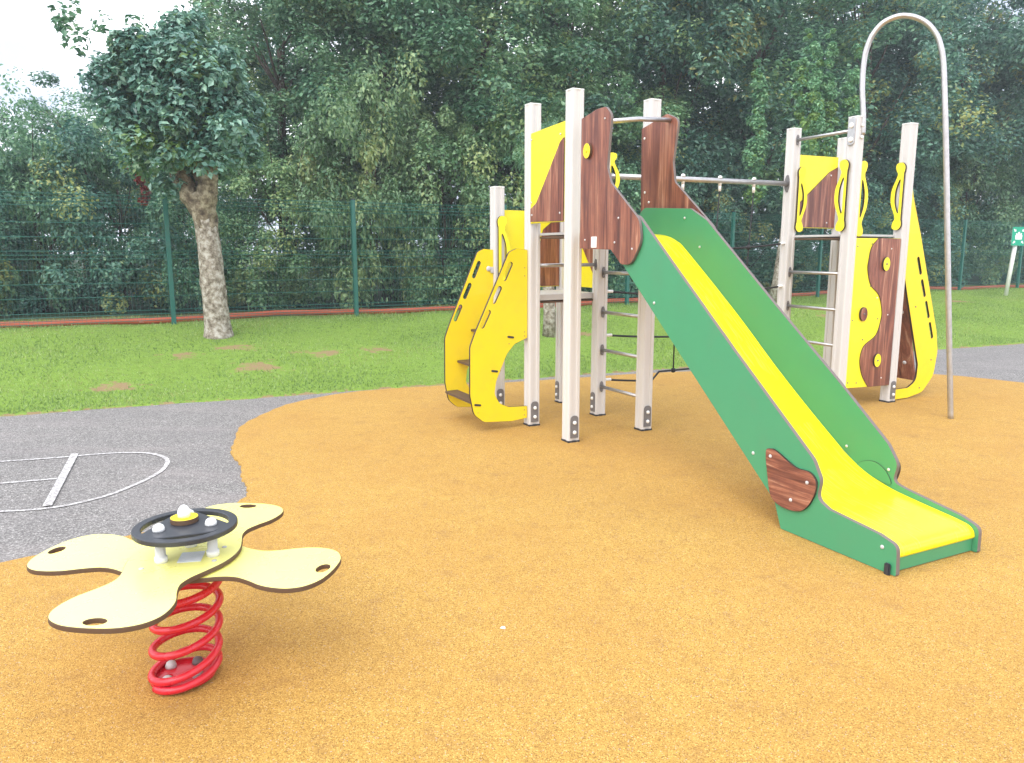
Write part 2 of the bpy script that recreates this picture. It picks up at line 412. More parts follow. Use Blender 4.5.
def rawmesh(name, V, fs, tint):
    me = bpy.data.meshes.new(name); nv = len(V); nf = nv//fs
    me.vertices.add(nv); me.vertices.foreach_set('co', V.astype(np.float32).ravel())
    me.loops.add(nv); me.loops.foreach_set('vertex_index', np.arange(nv, dtype=np.int32))
    me.polygons.add(nf); me.polygons.foreach_set('loop_start', np.arange(0, nv, fs, dtype=np.int32))
    ca = me.color_attributes.new('tint', 'FLOAT_COLOR', 'POINT'); ca.data.foreach_set('color', tint.astype(np.float32).ravel())
    me.update(); return me
grass_blades()

# ------------------------------------------------------------------ foliage
def unit(v): return v/np.maximum(np.linalg.norm(v, axis=-1, keepdims=True), 1e-6)
def crown_mesh(name, seed, clumps, per, rad, leaf, clump_r=(.3,.5), shell=.55, droop=.0, cone=0, base=None):
    g = np.random.default_rng(seed)
    d = unit(g.normal(size=(clumps,3))); ph = g.uniform(0, 6.28, 6)
    lump = 1+.20*np.sin(d[:,0]*4+ph[0])*np.sin(d[:,1]*4+ph[1])+.16*np.sin(d[:,2]*6+ph[2])*np.sin(d[:,0]*7+ph[3])+.1*g.normal(size=clumps)
    r = (shell+(1-shell)*g.uniform(0,1,clumps)**.7)*lump
    c = d*r[:,None]*np.array(rad)
    if cone:
        hh = (c[:,2]/rad[2]+1)/2; k = np.clip(1.15-hh, .08, 1.2)[:,None]; c[:,:2] *= k*1.2
    if base is not None: c = base(c, g)
    cr = g.uniform(*clump_r, clumps)*(np.clip(1.25-(c[:,2]+1.2)/3.4, .3, 1) if name == 'crown' and base is not None else 1); ctint = g.uniform(0, 1, clumps)
    i = np.repeat(np.arange(clumps), per); n = len(i)
    ld = unit(g.normal(size=(n,3))*np.array([1,1,.8])); lr = g.uniform(.45, 1.0, n)**.35
    # twig strands: leaves gather along short sprays
    nt_ = 9; tw = unit(g.normal(size=(clumps*nt_,3))+np.array([0,0,.25])); ti = i*nt_+g.integers(0, nt_, n)
    use = g.uniform(0,1,n) < .42
    ld = np.where(use[:,None], unit(tw[ti]+g.normal(size=(n,3))*.16), ld)
    lr = np.where(use, g.uniform(.3, 1.25, n), lr)
    pos = c[i]+ld*(lr*cr[i])[:,None]*np.array([1,1,.85])
    nrm = unit(ld*.55+np.array([0,0,.75])+g.normal(size=(n,3))*.34)
    ax = unit(np.cross(nrm, g.normal(size=(n,3)))); ax = unit(ax+np.array([0,0,-droop])); sd = unit(np.cross(nrm, ax))
    L = (leaf*g.uniform(.65, 1.25, n))[:,None]; W = L*.30
    V = np.empty((n, 6, 3)); b = pos-ax*L*.5; t = pos+ax*L*.5; m = pos-ax*L*.05
    V[:,0] = b; V[:,1] = m+sd*W+nrm*L*.12; V[:,2] = t; V[:,3] = b; V[:,4] = t; V[:,5] = m-sd*W+nrm*L*.12
    tint = np.stack([g.uniform(0,1,n), np.clip(ctint[i]+g.normal(0,.10,n),0,1), np.zeros(n), np.ones(n)], -1)
    return rawmesh(name, V.reshape(-1,3), 3, np.repeat(tint, 6, 0))
CR = [crown_mesh('crown', 11, 150, 300, (1.9,1.7,3.0), .080, (.20,.48)),
      crown_mesh('crown', 12, 160, 280, (2.1,1.8,2.7), .076, (.20,.46)),
      crown_mesh('crown', 13, 150, 290, (1.7,1.7,3.2), .082, (.20,.46), .5),
      crown_mesh('crown', 14, 90, 260, (1.5,1.2,1.35), .070, (.15,.36), .5),
      crown_mesh('crown', 15, 95, 260, (1.7,1.2,1.15), .066, (.14,.34), .5)]
def shoots(c, g):
    n = 12; a = g.uniform(0, 6.28, n); rr = g.uniform(.3, 1.5, n); top = g.uniform(.45, 1.0, n)*2.6
    k = g.integers(0, n, len(c)); h = g.uniform(0, 1, len(c))**.8
    return np.stack([np.cos(a[k])*rr[k]+g.normal(0,.05,len(c)), np.sin(a[k])*rr[k]*.7+g.normal(0,.05,len(c)), -1.2+h*(top[k]+1.2)], -1)
CR_SHOOT = crown_mesh('crown', 21, 260, 110, (1,1,1), .085, (.10,.22), .5, 0, 0, shoots)
def trunk_mesh(seed, h, r0, limbs=6, spread=.9, lean=(0,0)):
    g = random.Random(seed); bm = bmesh.new(); pts = []; rad = []
    for i in range(7):
        t = i/6; pts.append((lean[0]*t*t+g.uniform(-.04,.04)*min(1,i), lean[1]*t*t+g.uniform(-.04,.04)*min(1,i), h*t)); rad.append(r0*(1.18 if i == 0 else 1-.62*t))
    tube_bm(bm, pts, r0, 9, True, rad)
    for k in range(limbs):
        i = g.randint(2, 6); p = Vector(pts[i]); a = g.uniform(0, 6.28); l = g.uniform(.8, 1.6)*spread
        q = [p, p+Vector((math.cos(a)*l*.35, math.sin(a)*l*.35, l*.45)), p+Vector((math.cos(a)*l*.65, math.sin(a)*l*.65, l*1.0)), p+Vector((math.cos(a)*l, math.sin(a)*l, l*1.5))]
        rr = rad[i]*.6; tube_bm(bm, q, rr, 6, True, [rr, rr*.7, rr*.45, rr*.15])
    me = bpy.data.meshes.new('trunk'); bm.to_mesh(me); bm.free(); return me
TR = [trunk_mesh(31, 4.6, .13, 9), trunk_mesh(32, 4.2, .10, 9, 1.0, (.3,.1)), trunk_mesh(33, 1.9, .045, 8, .7)]
def inst(name, me, mat, parent, loc=(0,0,0), scale=(1,1,1), rot=0):
    if not me.materials: me.materials.append(M[mat])
    o = bpy.data.objects.new(name, me); col.objects.link(o); o.parent = parent; o.location = loc; o.scale = scale; o.rotation_euler = (0,0,rot)
    o.material_slots[0].link = 'OBJECT'; o.material_slots[0].material = M[mat]; return o
def tree(px, D, top, half, ci, mat, label, cat='tree', bottom=.5, name='broadleaf_tree', group=None, trunk=0, sx=1.0, rot=None):
    x = (px-512)/770*D; y = D; z = float(terr(np.array(x), np.array(y)))
    r = tag(empty(name, (x, y, z)), label, cat, group)
    me = CR_SHOOT if ci == 's' else CR[ci]
    zmin, zmax = bottom, top-z; co = np.empty(len(me.vertices)*3, np.float32); me.vertices.foreach_get('co', co); co = co.reshape(-1,3)
    lo, hi = np.percentile(co[:,2], .5), np.percentile(co[:,2], 99.7); sz = (zmax-zmin)/(hi-lo); w = np.percentile(np.abs(co[:,0]), 98)
    s = half/w*sx
    inst('crown', me, mat, r, (0,0,zmin-lo*sz), (s, s, sz), random.uniform(0,6.28) if rot is None else rot)
    tm = TR[trunk]; inst('trunk', tm, 'bark_dark', r, (0,0,-.03), (1, 1, (zmax*.62)/(4.4 if trunk < 2 else 1.9)), random.uniform(0,6.28))
    return r
GT = 'tall trees behind the fence'; GS = 'shrubs along the far side of the fence'
# tall row
tree(95, 16.0, 4.7, 1.8, 1, 'leaf_mid', 'dark green tree behind the fence, just left of the round pollard crown', group=GT, bottom=.6)
tree(292, 15.2, 7.6, 1.8, 2, 'leaf_mid', 'tall blue-green tree behind the fence, right of the round pollard crown', group=GT, bottom=1.0)
tree(390, 16.0, 9.2, 2.5, 0, 'leaf_mid', 'tall broad tree filling the sky behind the second fence post', group=GT, bottom=.8)
tree(478, 15.6, 8.4, 2.2, 2, 'leaf_mid', 'tall tree behind the low square post of the climbing frame', group=GT, bottom=.8)
tree(560, 17.6, 9.0, 2.5, 1, 'leaf_light', 'tall pale green tree behind the twin posts at the top of the slide', group=GT, bottom=.8)
tree(655, 18.4, 10.2, 2.8, 0, 'leaf_dark', 'tall dark tree behind the brown boards at the slide entrance', group=GT, bottom=.6)
tree(745, 20.5, 10.6, 3.0, 2, 'leaf_mid', 'tall tree above the overhead bar between the two towers', group=GT, bottom=.6)
tree(850, 21.5, 10.4, 3.0, 1, 'leaf_dark', 'tall dark tree with rusty tips behind the arched steel pole', group=GT, bottom=.5)
tree(945, 23.8, 10.6, 3.2, 0, 'leaf_dark', 'tall dark tree seen through and right of the arched steel pole', group=GT, bottom=.5)
tree(1050, 26.5, 8.8, 3.4, 2, 'leaf_dark', 'tall dark tree above the green sign at the right edge', group=GT, bottom=.5)
# behind it, closing the row
GB = 'farther trees filling the gaps in the row'
tree(-30, 17.5, 4.3, 2.6, 0, 'leaf_dark', 'low dark tree at the left edge of the photo under open sky', group=GB, bottom=.2)
tree(185, 19.0, 5.9, 2.2, 1, 'leaf_dark', 'dark tree behind the pollard crown, mostly hidden by it', group=GB, bottom=.2)
tree(330, 20.0, 9.2, 2.6, 2, 'leaf_dark', 'farther dark tree in the gap left of the second fence post', group=GB, bottom=.2)
tree(450, 20.5, 10.8, 3.0, 1, 'leaf_dark', 'farther dark tree in the gap left of the low square post', group=GB, bottom=.2)
tree(600, 23.0, 11.8, 3.2, 0, 'leaf_dark', 'farther dark tree between the slide posts, reaching past the top', group=GB, bottom=.2)
tree(710, 25.0, 12.2, 3.4, 1, 'leaf_mid', 'farther tree right of the slide boards, reaching past the top', group=GB, bottom=.2)
tree(800, 27.0, 12.6, 3.6, 2, 'leaf_dark', 'farther dark tree above the yellow barrier of the right tower', group=GB, bottom=.2)
tree(905, 29.0, 12.8, 3.8, 1, 'leaf_dark', 'farther dark tree above the leaning right-hand post', group=GB, bottom=.2)
tree(1010, 31.0, 10.0, 3.8, 0, 'leaf_mid', 'farther tree at the top right corner, below a patch of sky', group=GB, bottom=.2)
# bright shoots
# shrubs, front row
tree(-35, 12.0, 3.3, 1.5, 3, 'leaf_dark', 'dark shrub behind the fence at the left edge of the photo', 'shrub', .05, 'shrub', GS, 2)
tree(45, 12.8, 3.9, 1.6, 4, 'leaf_mid', 'grey-green shrub behind the first stretch of fence', 'shrub', .05, 'shrub', GS, 2)
tree(128, 13.0, 3.6, 1.4, 3, 'leaf_dark', 'dark shrub behind the fence under the left side of the pollard crown', 'shrub', .05, 'shrub', GS, 2)
tree(205, 13.2, 2.7, 1.3, 4, 'leaf_mid', 'low shrub behind the pale pollard trunk', 'shrub', .05, 'shrub', GS, 2)
tree(283, 13.6, 3.3, 1.3, 3, 'leaf_light', 'thin pale shrub behind the fence right of the pollard trunk', 'shrub', .05, 'shrub', GS, 2)
tree(372, 14.0, 4.5, 1.6, 4, 'leaf_light', 'pale green bushy shrub rising above the second fence post', 'shrub', .1, 'shrub', GS, 2)
tree(445, 14.6, 4.2, 1.5, 3, 'leaf_light', 'pale shrub left of the yellow step boards', 'shrub', .05, 'shrub', GS, 2)
tree(520, 15.4, 4.7, 1.5, 4, 'leaf_light', 'pale shrub behind the low square post, with russet leaves', 'shrub', .05, 'shrub', GS, 2)
tree(590, 16.3, 3.6, 1.5, 3, 'leaf_mid', 'shrub seen between the legs of the slide tower', 'shrub', .05, 'shrub', GS, 2)
tree(668, 17.3, 3.8, 1.6, 4, 'leaf_dark', 'dark shrub behind the upper slide boards', 'shrub', .05, 'shrub', GS, 2)
tree(745, 18.6, 3.0, 1.7, 3, 'leaf_dark', 'dark shrub behind the ropes between the towers', 'shrub', .05, 'shrub', GS, 2)
tree(820, 19.6, 3.2, 1.7, 4, 'leaf_dark', 'dark shrub seen through the ladder of the right tower', 'shrub', .05, 'shrub', GS, 2)
tree(890, 21.0, 3.9, 1.8, 3, 'leaf_dark', 'dark shrub behind the climbing wall of the right tower', 'shrub', .05, 'shrub', GS, 2)
tree(955, 22.4, 4.6, 1.9, 4, 'leaf_mid', 'yellow-tipped shrub right of the tall steel pole', 'shrub', .05, 'shrub', GS, 2)
tree(1030, 24.6, 3.4, 2.0, 3, 'leaf_dark', 'dark shrub behind the green sign', 'shrub', .05, 'shrub', GS, 2)

# pollard tree in front of the fence
def pollard():
    global ORG
    L = Vector((-3.74, 9.78, float(terr(np.array(-3.74), np.array(9.78)))))
    r = tag(empty('pollard_tree', L), 'pollarded tree with pale mottled trunk and dense round crown on the grass', 'tree')
    bm = bmesh.new()
    pts = [(0,0,-.04),(-.005,0,.12),(-.02,0,.45),(-.035,0,.8),(-.05,0,1.15),(-.075,0,1.45),(-.10,0,1.62),(-.12,0,1.78)]
    tube_bm(bm, pts, .15, 20, True, [.195,.160,.150,.148,.138,.135,.16,.13])
    for (a, b, c, d) in [((-.10,0,1.5),(-.24,-.02,1.75),(-.34,-.03,2.02),(-.5,-.05,2.4)), ((-.07,0,1.5),(-.02,-.05,1.72),(.02,-.05,1.98),(.12,-.05,2.4)), ((-.1,.05,1.6),(-.12,.16,1.85),(-.15,.25,2.2),(-.15,.3,2.5))]:
        tube_bm(bm, [a,b,c,d], .1, 12, True, [.115,.115,.10,.05])
    for k in range(10):
        a = k*.63; q = Vector((-.13,0,1.95)); e = q+Vector((math.cos(a)*.45, math.sin(a)*.45, .9+.3*math.sin(k*2.1)))
        tube_bm(bm, [q, q.lerp(e,.5)+Vector((0,0,.12)), e], .02, 6, True, [.035,.022,.008])
    bmesh.ops.subdivide_edges(bm, edges=[e for e in bm.edges if e.calc_length() > .12], cuts=2, use_grid_fill=True)
    for v in bm.verts:
        k = .028 if v.co.z > 1.38 else .009
        v.co += Vector((math.sin(v.co.z*23+v.co.y*31), math.cos(v.co.z*19+v.co.x*37), 0))*k*math.sin(v.co.z*11+v.co.x*17)
        if v.co.z > 1.35: v.co.z += math.sin(v.co.x*50+v.co.y*45)*.018
    me = bpy.data.meshes.new('trunk'); bm.to_mesh(me); bm.free()
    me.materials.append(M['bark_pale']); me.materials.append(M['knob_bark'])
    for p in me.polygons: p.use_smooth = True; p.material_index = 1 if p.center.z+.05*math.sin(p.center.x*40) > 1.42 else 0
    o = bpy.data.objects.new('trunk', me); col.objects.link(o); o.parent = r
    cm = crown_mesh('crown', 41, 210, 240, (.86,.82,.86), .094, (.16,.27), .20, .35)
    c = inst('crown', cm, 'leaf_blue', r, (-.24, 0, 2.84))
    def spray(c, g):
        k = g.integers(0, 9, len(c)); h = g.uniform(0,1,len(c))
        ex = np.array([(-1.75,.3,2.3),(-1.5,.4,2.0),(-1.35,.2,2.6),(-.9,.2,2.6),(.7,.3,2.3),(-1.1,.2,2.3),(-1.4,.3,1.2),(.3,.2,2.6),(-1.2,.4,.6)])[k]
        return ex*(.45+.55*h)[:,None]+g.normal(0,.05,c.shape)
    cm2 = crown_mesh('twigs', 42, 34, 34, (1,1,1), .10, (.10,.20), .5, .1, 0, spray)
    inst('outer_twigs', cm2, 'leaf_mid', r, (-.25, .25, 1.75))
pollard()
def pale_trunk_tree(px, D, lean, label, crown_half, top, mat, seed, ci, h=3.2, r0=.15):
    x = (px-512)/770*D; z = float(terr(np.array(x), np.array(D)))
    r = tag(empty('pale_trunk_tree', (x, D, z)), label, 'tree')
    bm = bmesh.new(); g = random.Random(seed)
    pts = [(lean*(i/6)+g.uniform(-.02,.02), 0, -.05+h*i/6) for i in range(7)]
    tube_bm(bm, pts, r0, 14, True, [r0*1.25]+[r0*(1-.05*i) for i in range(6)])
    for k in range(7):
        a = k*.9; p = Vector(pts[-1]); e = p+Vector((math.cos(a)*.15, math.sin(a)*.15, .2)); tube_bm(bm, [p, p.lerp(e,.5), e], .03, 6, True, [.07,.04,.01])
    me = bpy.data.meshes.new('trunk'); bm.to_mesh(me); bm.free()
    inst('trunk', me, 'bark_pale', r)
    if ci == 's':
        inst('crown', CR_SHOOT, mat, r, (lean+.1, 0, 2.25+1.2*.95-z), (.85,.85,.95), .4); return
    me = CR[ci]; inst('crown', me, mat, r, (lean, 0, (h+top)/2-.1), (crown_half/1.5,crown_half/1.5,(top-h+.6)/2/1.25), g.uniform(0,6))
pale_trunk_tree(776, 15.4, .26, 'tree with pale leaning trunk and upright bright green shoots left of the right tower', .95, 5.9, 'leaf_shoot', 5, 's')
pale_trunk_tree(549, 10.6, -.03, 'tree with pale spotted trunk seen between the slide tower legs', .50, 2.7, 'leaf_mid', 6, 4, 2.2, .085)
# red creeper hanging at the fence
def creeper():
    def strand(c, g):
        h = g.uniform(0,1,len(c)); return np.stack([.06*np.sin(h*5), .04*np.cos(h*4), h*.55], -1)
    me = crown_mesh('creeper', 51, 16, 26, (1,1,1), .07, (.04,.08), .5, .4, 0, strand)
    me.materials.append(M['leaf_red']); D = 10.9
    o = bpy.data.objects.new('creeper', me); col.objects.link(o); o.location = ((150-512)/770*D, D, 1.98)
    tag(o, 'strand of red creeper leaves hanging left of the pollard trunk', 'creeper')
    global ORG
    ORG = o.location.copy(); tube('stem', [ORG+Vector((.0,0,.0)), ORG+Vector((.04,0,.35)), ORG+Vector((-.05,-.1,.62)), ORG+Vector((.12,-.4,.95))], .008, 'bark_dark', o, 6); ORG = Vector((0,0,0))
creeper()

# ------------------------------------------------------------------ fence
FD = Vector((15.87, 8.8)).normalized(); F0 = Vector((-4.66, 10.6)); SP = 2.59
def fpos(k): p = F0+FD*SP*k; return p.x, p.y, .335
def fence():
    global ORG
    ORG = Vector(fpos(3)); r = tag(empty('mesh_fence', ORG), 'long dark green welded wire mesh fence on posts between grass and trees', 'fence')
    rot = Matrix.Rotation(math.atan2(FD.y, FD.x), 4, 'Z'); H = 1.74
    for k in range(-3, 13):
        x, y, z = fpos(k); bm = bmesh.new()
        box_bm(bm, Matrix.Translation((x, y, z+.88-.05)) @ rot, .06, .06, 1.86, .004)
        p = link('post', bm, 'fence', r)
        bm = bmesh.new(); box_bm(bm, Matrix.Translation((x,y,z+1.765)) @ rot, .068, .068, .018, .004); link('post_cap', bm, 'dark', p)
    n2 = Vector((FD.y, -FD.x))
    for k in range(-3, 12):
        x, y, z = fpos(k); bm = bmesh.new(); o = Vector((x, y, z)); d = Vector((FD.x, FD.y, 0)); nn = Vector((n2.x, n2.y, 0))
        # wire outline in section: straight with V folds
        sec = [(0,.06)]
        for f in (.16, .95, 1.62): sec += [(0,f-.05),(.03,f),(0,f+.05)]
        sec += [(0,H)]
        w = .0016
        n = int((SP-.06)/.05)
        for i in range(n+1):
            q = o+d*(.04+i*.05)
            vv = [(bm.verts.new(q+nn*s+Vector((0,0,h))-d*w), bm.verts.new(q+nn*s+Vector((0,0,h))+d*w), bm.verts.new(q+nn*(s+w*1.6)+Vector((0,0,h)))) for s, h in sec]
            for a, b in zip(vv, vv[1:]):
                for j in range(3): bm.faces.new((a[j], a[(j+1)%3], b[(j+1)%3], b[j]))
        for s, h in [(0,.07),(0,.11),(.03,.16),(0,.21),(0,.40),(0,.58),(0,.76),(0,.90),(.03,.95),(0,1.0),(0,1.18),(0,1.36),(0,1.57),(.03,1.62),(0,1.67),(0,1.72)]:
            a = o+d*.03+nn*(s-.004)+Vector((0,0,h)); tube_bm_simple(bm, a, a+d*(SP-.06), .0042)
        link('mesh_panel', bm, 'fence', r)
    ORG = Vector((0,0,0))
def tube_bm_simple(bm, a, b, r):
    d = (b-a).normalized(); x = d.cross(Vector((0,0,1))).normalized(); y = x.cross(d)
    A = [bm.verts.new(a+(x*c+y*s)*r) for c, s in ((1,0),(0,1),(-1,0),(0,-1))]; B = [bm.verts.new(b+(x*c+y*s)*r) for c, s in ((1,0),(0,1),(-1,0),(0,-1))]
    for j in range(4): bm.faces.new((A[j],A[(j+1)%4],B[(j+1)%4],B[j]))
fence()
# orange pipe lying behind the fence
pp = []
for i in range(0, 90):
    k = -3+i*.17; x, y, z = fpos(k); q = Vector((x, y))+Vector((-FD.y, FD.x))*(.35+.05*math.sin(k*1.3))
    pp.append((q.x, q.y, float(terr(np.array(q.x), np.array(q.y)))+.045+.012*math.sin(k*2.2)))
tag(tube('ground_pipe', pp, .045, 'pipe', seg=10), 'long orange-red pipe lying on the ground along the foot of the fence', 'pipe')

# sign
def sign():
    global ORG
    ORG = Vector((11.55, 18.1, .33)); 
    base = ORG.copy()
    r = tag(empty('assembly_point_sign', base), 'small green and white assembly point sign on a leaning pale post', 'sign')
    top = base+Vector((.05,-.1,1.35)); tube('post', [base-Vector((0,0,.05)), base.lerp(top,.5), top], .045, 'white', r, 12)
    dirv = Vector((1,.12,0)).normalized(); m4 = Matrix.Translation(Vector((0,0,0))) @ vplane((top.x-dirv.x*0, top.y-.06), dirv)
    z0 = top.z-.02; W, Hh = .17, .21
    pl = link('sign_board', sheet([fillet([(-W,z0-Hh),(W,z0-Hh),(W,z0+Hh),(-W,z0+Hh)], .02)], .006, m4), ['sign_green','sign_edge'], r)
    # emblem: four corner arrows pointing inward and a group of figures, slightly proud of the board
    m5 = vplane((top.x, top.y-.06), dirv, .0045)
    def poly(name, pts, dz=0):
        bm = bmesh.new(); bm.faces.new([bm.verts.new(m5 @ Vector((x, z0+y, dz))) for x, y in pts]); link(name, bm, 'white', pl)
    for sx in (-1,1):
        for sy in (-1,1):
            cx, cy = sx*.075, sy*.105; poly('arrow', [(cx,cy),(cx+sx*.055,cy),(cx+sx*.035,cy+sy*.015),(cx+sx*.065,cy+sy*.045),(cx+sx*.045,cy+sy*.065),(cx+sx*.015,cy+sy*.035),(cx,cy+sy*.055)])
    for i, (dx, dy, s) in enumerate(((0,.012,1.15),(-.055,-.002,.95),(.055,-.002,.95))):
        head = [(dx+.022*s*math.cos(t), dy+.055*s+.022*s*math.sin(t)) for t in [R(-50)+i_*R(280)/9 for i_ in range(10)]]
        poly('figure', [(dx-.026*s,dy-.075*s),(dx+.026*s,dy-.075*s),(dx+.036*s,dy+.02*s)]+head+[(dx-.036*s,dy+.02*s)], .001*i)
    ORG = Vector((0,0,0))
sign()

# ------------------------------------------------------------------ spring rocker
UPZ = Vector((0,0,1))
def rocker():
    global ORG
    C0 = Vector((-1.039, 2.324, .012)); ORG = C0.copy()
    r = tag(empty('spring_rocker', C0), 'four-seat pale yellow rocker on a red coil spring with black steering wheel', 'rocker')
    # base plate
    disc = [Vector((.098*math.cos(t), .098*math.sin(t))) for t in [i*2*math.pi/40 for i in range(40)]]
    holes = [ellipse(.045*math.cos(a), .045*math.sin(a), .015, .015, 14) for a in (.6, 3.7)]
    bp = link('base_plate', sheet([disc]+holes, .008, Matrix.Translation(C0+Vector((-.004,-.070,.012)))), ['redpaint','redpaint'], r)
    for a in (2.6, -.4, -2.0, 1.2):
        p = C0+Vector((.062*math.cos(a)-.004, .062*math.sin(a)-.070, .016)); dome('bolt', p, (0,0,1), .017, .022, 'plate' if a == 1.2 else 'deck_light', bp)
    # coil
    pts = []; turns = 5.6; n = 220; H = .335
    for i in range(n+1):
        t = i/n; a = -2.2+t*turns*2*math.pi
        f = max(0, (t-.13)/.87); f = min(f, .93)/.93
        pts.append(C0+Vector((.097*math.cos(a), .104*math.sin(a), .016+H*f)))
    pts = [q+UPZ*(.13*((q.x-C0.x)+(q.y-C0.y))+.015)*max(.25, 1-(q.z-C0.z)/H) for q in pts]
    pts = [q+Vector((.004,-.075,0))*max(0, 1-(q.z-C0.z)/.30) for q in pts]
    tube('spring', pts, .0125, 'redpaint', r, 12)
    # top plate under the seats
    link('top_plate', sheet([disc], .008, Matrix.Translation(C0+Vector((0,0,.362)))), ['redpaint','redpaint'], r)
    half = [(.162,0),(.155,.06),(.134,.12),(.110,.18),(.105,.23),(.122,.28),(.146,.33),(.157,.38),(.154,.43),(.129,.472),(.082,.499),(.028,.508)]
    o = [(x,y,0) for x,y in half]+[(-x,y,0) for x,y in half[::-1]]+[(-x,-y,0) for x,y in half[1:]]+[(x,-y,0) for x,y in half[::-1][:-1]]
    outl = [Vector((p.x,p.y)) for p in catmull(o, 5)]
    hl = [ellipse(0, s*.460, .030, .019) for s in (1,-1)]
    for i, (ang, z) in enumerate(((-math.atan2(.096,.995), .385), (-math.atan2(.987,-.158), .366))):
        m4 = Matrix.Translation((C0.x, C0.y, C0.z+z-.006)) @ Matrix.Rotation(ang, 4, 'Z')
        sp = link('seat_plate', sheet([[Vector((p.x, p.y*.975)) for p in outl]]+hl, .015, m4, .002), ['lemon','edge_brown'], r)
        if i == 0:
            for (x, y) in ((-.1,.02),(.10,.06),(-.07,-.13),(.12,-.05)): dome('screw', m4 @ Vector((x,y,.008)), (0,0,1), .008, .003, 'deck_light', sp)
            m5 = m4 @ Matrix.Translation((.035,-.03,.009)) @ Matrix.Rotation(.3,4,'Z')
            link('sticker', sheet([fillet([(-.035,-.042),(.035,-.042),(.035,.042),(-.035,.042)], .003)], .0012, m5, .0002), ['sticker','white'], sp)
            seat_top = C0.z+z+.0015
    # columns and wheel
    wz = .492; wc = Vector((C0.x+.012, C0.y-.012, wz))
    cols = [(-.046,-.070),(.094,-.016),(-.008,.062)]
    for (x, y) in cols:
        bm = bmesh.new(); p = Vector((C0.x+x, C0.y+y, seat_top))
        tube_bm(bm, [p, p+Vector((0,0,.018)), p+Vector((0,0,.0181)), p+Vector((0,0,wz-seat_top-.008))], .013, 14, True, [.0195,.0195,.0155,.0155])
        cl_ = link('column', bm, 'white', r); dome('cap', Vector((p.x,p.y,wz+.008)), (0,0,1), .018, .022, 'white', cl_)
    loops = [ellipse(0,0,.155,.155,48)]
    for k in range(3):
        a0 = R(-67+120*k); aw = R(46); arc = [Vector((.128*math.cos(a0+t), .128*math.sin(a0+t))) for t in [aw*(-1+2*i/10) for i in range(11)]]
        ch = [Vector((math.cos(a0)*.088-math.sin(a0)*s, math.sin(a0)*.088+math.cos(a0)*s)) for s in (.085,.03,-.03,-.085)]
        if k == 0: ch = [Vector((math.cos(a0)*.100-math.sin(a0)*s, math.sin(a0)*.100+math.cos(a0)*s)) for s in (.078,.03,-.03,-.078)]
        loops.append(fillet([(p.x,p.y) for p in arc+ch], .008, 3))
    m4 = Matrix.Translation(wc)
    w = link('steering_wheel', sheet(loops, .017, m4, .003), ['dark','dark'], r)
    hb = link('hub_disc', sheet([ellipse(0,0,.042,.042)], .016, Matrix.Translation(wc+Vector((-.012,.022,.017))), .001), ['yellow_shaded','edge_brown'], w)
    bm = bmesh.new(); p = wc+Vector((-.012,.022,.0255))
    tube_bm(bm, [p, p+Vector((0,0,.012)), p+Vector((0,0,.024)), p+Vector((0,0,.034)), p+Vector((0,0,.038))], .02, 16, True, [.0195,.0195,.0175,.011,.003])
    link('hub_cap', bm, 'white', w)
    ORG = Vector((0,0,0))
rocker()

# ------------------------------------------------------------------ climbing frame
A = Vector((.4523,-.8919,0)); B = Vector((.8919,.4523,0)); UP = Vector((0,0,1))
P = {k: Vector((*v,0)) for k, v in dict(P1=(.415,5.325),P2=(.152,5.84),P3=(.99,5.68),P4=(.705,6.21),P5=(.445,6.75),P6=(-.12,6.38),T1=(2.483,7.05),T3=(2.763,6.434),T4=(3.36,6.77),T2=(3.09,7.42)).items()}
ORG = P['P1'].copy()
root = tag(empty('climbing_frame', ORG), 'two-tower play frame with green and yellow slide, brown boards and white posts', 'climbing frame')
PW = .047
def post(key, top, plate=None, cap=True):
    p = P[key]; c = .010; g = .006; w = PW
    half = [(-w+c,-w),(-.018,-w),(-.014,-w+g),(.014,-w+g),(.018,-w),(w-c,-w),(w-c*.3,-w+c*.3)]
    prof = []
    for k in range(4):
        ca, sa = math.cos(k*math.pi/2), math.sin(k*math.pi/2)
        prof += [(x*ca-y*sa, x*sa+y*ca) for x, y in half]
    bm = bmesh.new()
    lo = [bm.verts.new(p+A*x+B*y+UP*.012) for x, y in prof]; hi = [bm.verts.new(p+A*x+B*y+UP*(top-.007)) for x, y in prof]
    n = len(prof)
    for i in range(n): bm.faces.new((lo[i],lo[(i+1)%n],hi[(i+1)%n],hi[i]))
    bm.faces.new(hi); bm.faces.new(lo[::-1]); bmesh.ops.recalc_face_normals(bm, faces=bm.faces)
    po = link('post', bm, 'alu', root)
    rot = Matrix((( A.x,B.x,0,0),(A.y,B.y,0,0),(0,0,1,0),(0,0,0,1)))
    bm = bmesh.new(); box_bm(bm, Matrix.Translation(p+UP*(top-.002)) @ rot, 2*w-.001, 2*w-.001, .010, .003); link('post_cap', bm, 'white', po)
    bm = bmesh.new(); box_bm(bm, Matrix.Translation(p+UP*.019) @ rot, 2*w+.004, 2*w+.004, .014, .002); link('foot', bm, 'dark', po)
    if plate:
        for d in plate:
            nrm = A if d == 'A' else -B; al = B if d == 'A' else A
            m4 = vplane(p, al, 0); nn = Vector((al.y,-al.x,0)); off = PW+.0035 if nn.dot(nrm) > 0 else -(PW+.0035)
            m4 = vplane(p, al, off)
            link('foot_plate', sheet([fillet([(-.032,.045),(.032,.045),(.032,.205,.032),(-.032,.205,.032)], .004)], .006, m4), ['plate','plate'], po)
            for z in (.085, .155): dome('bolt', p+nrm*(PW+.006)+UP*z, nrm, .014, .014, 'white', po)
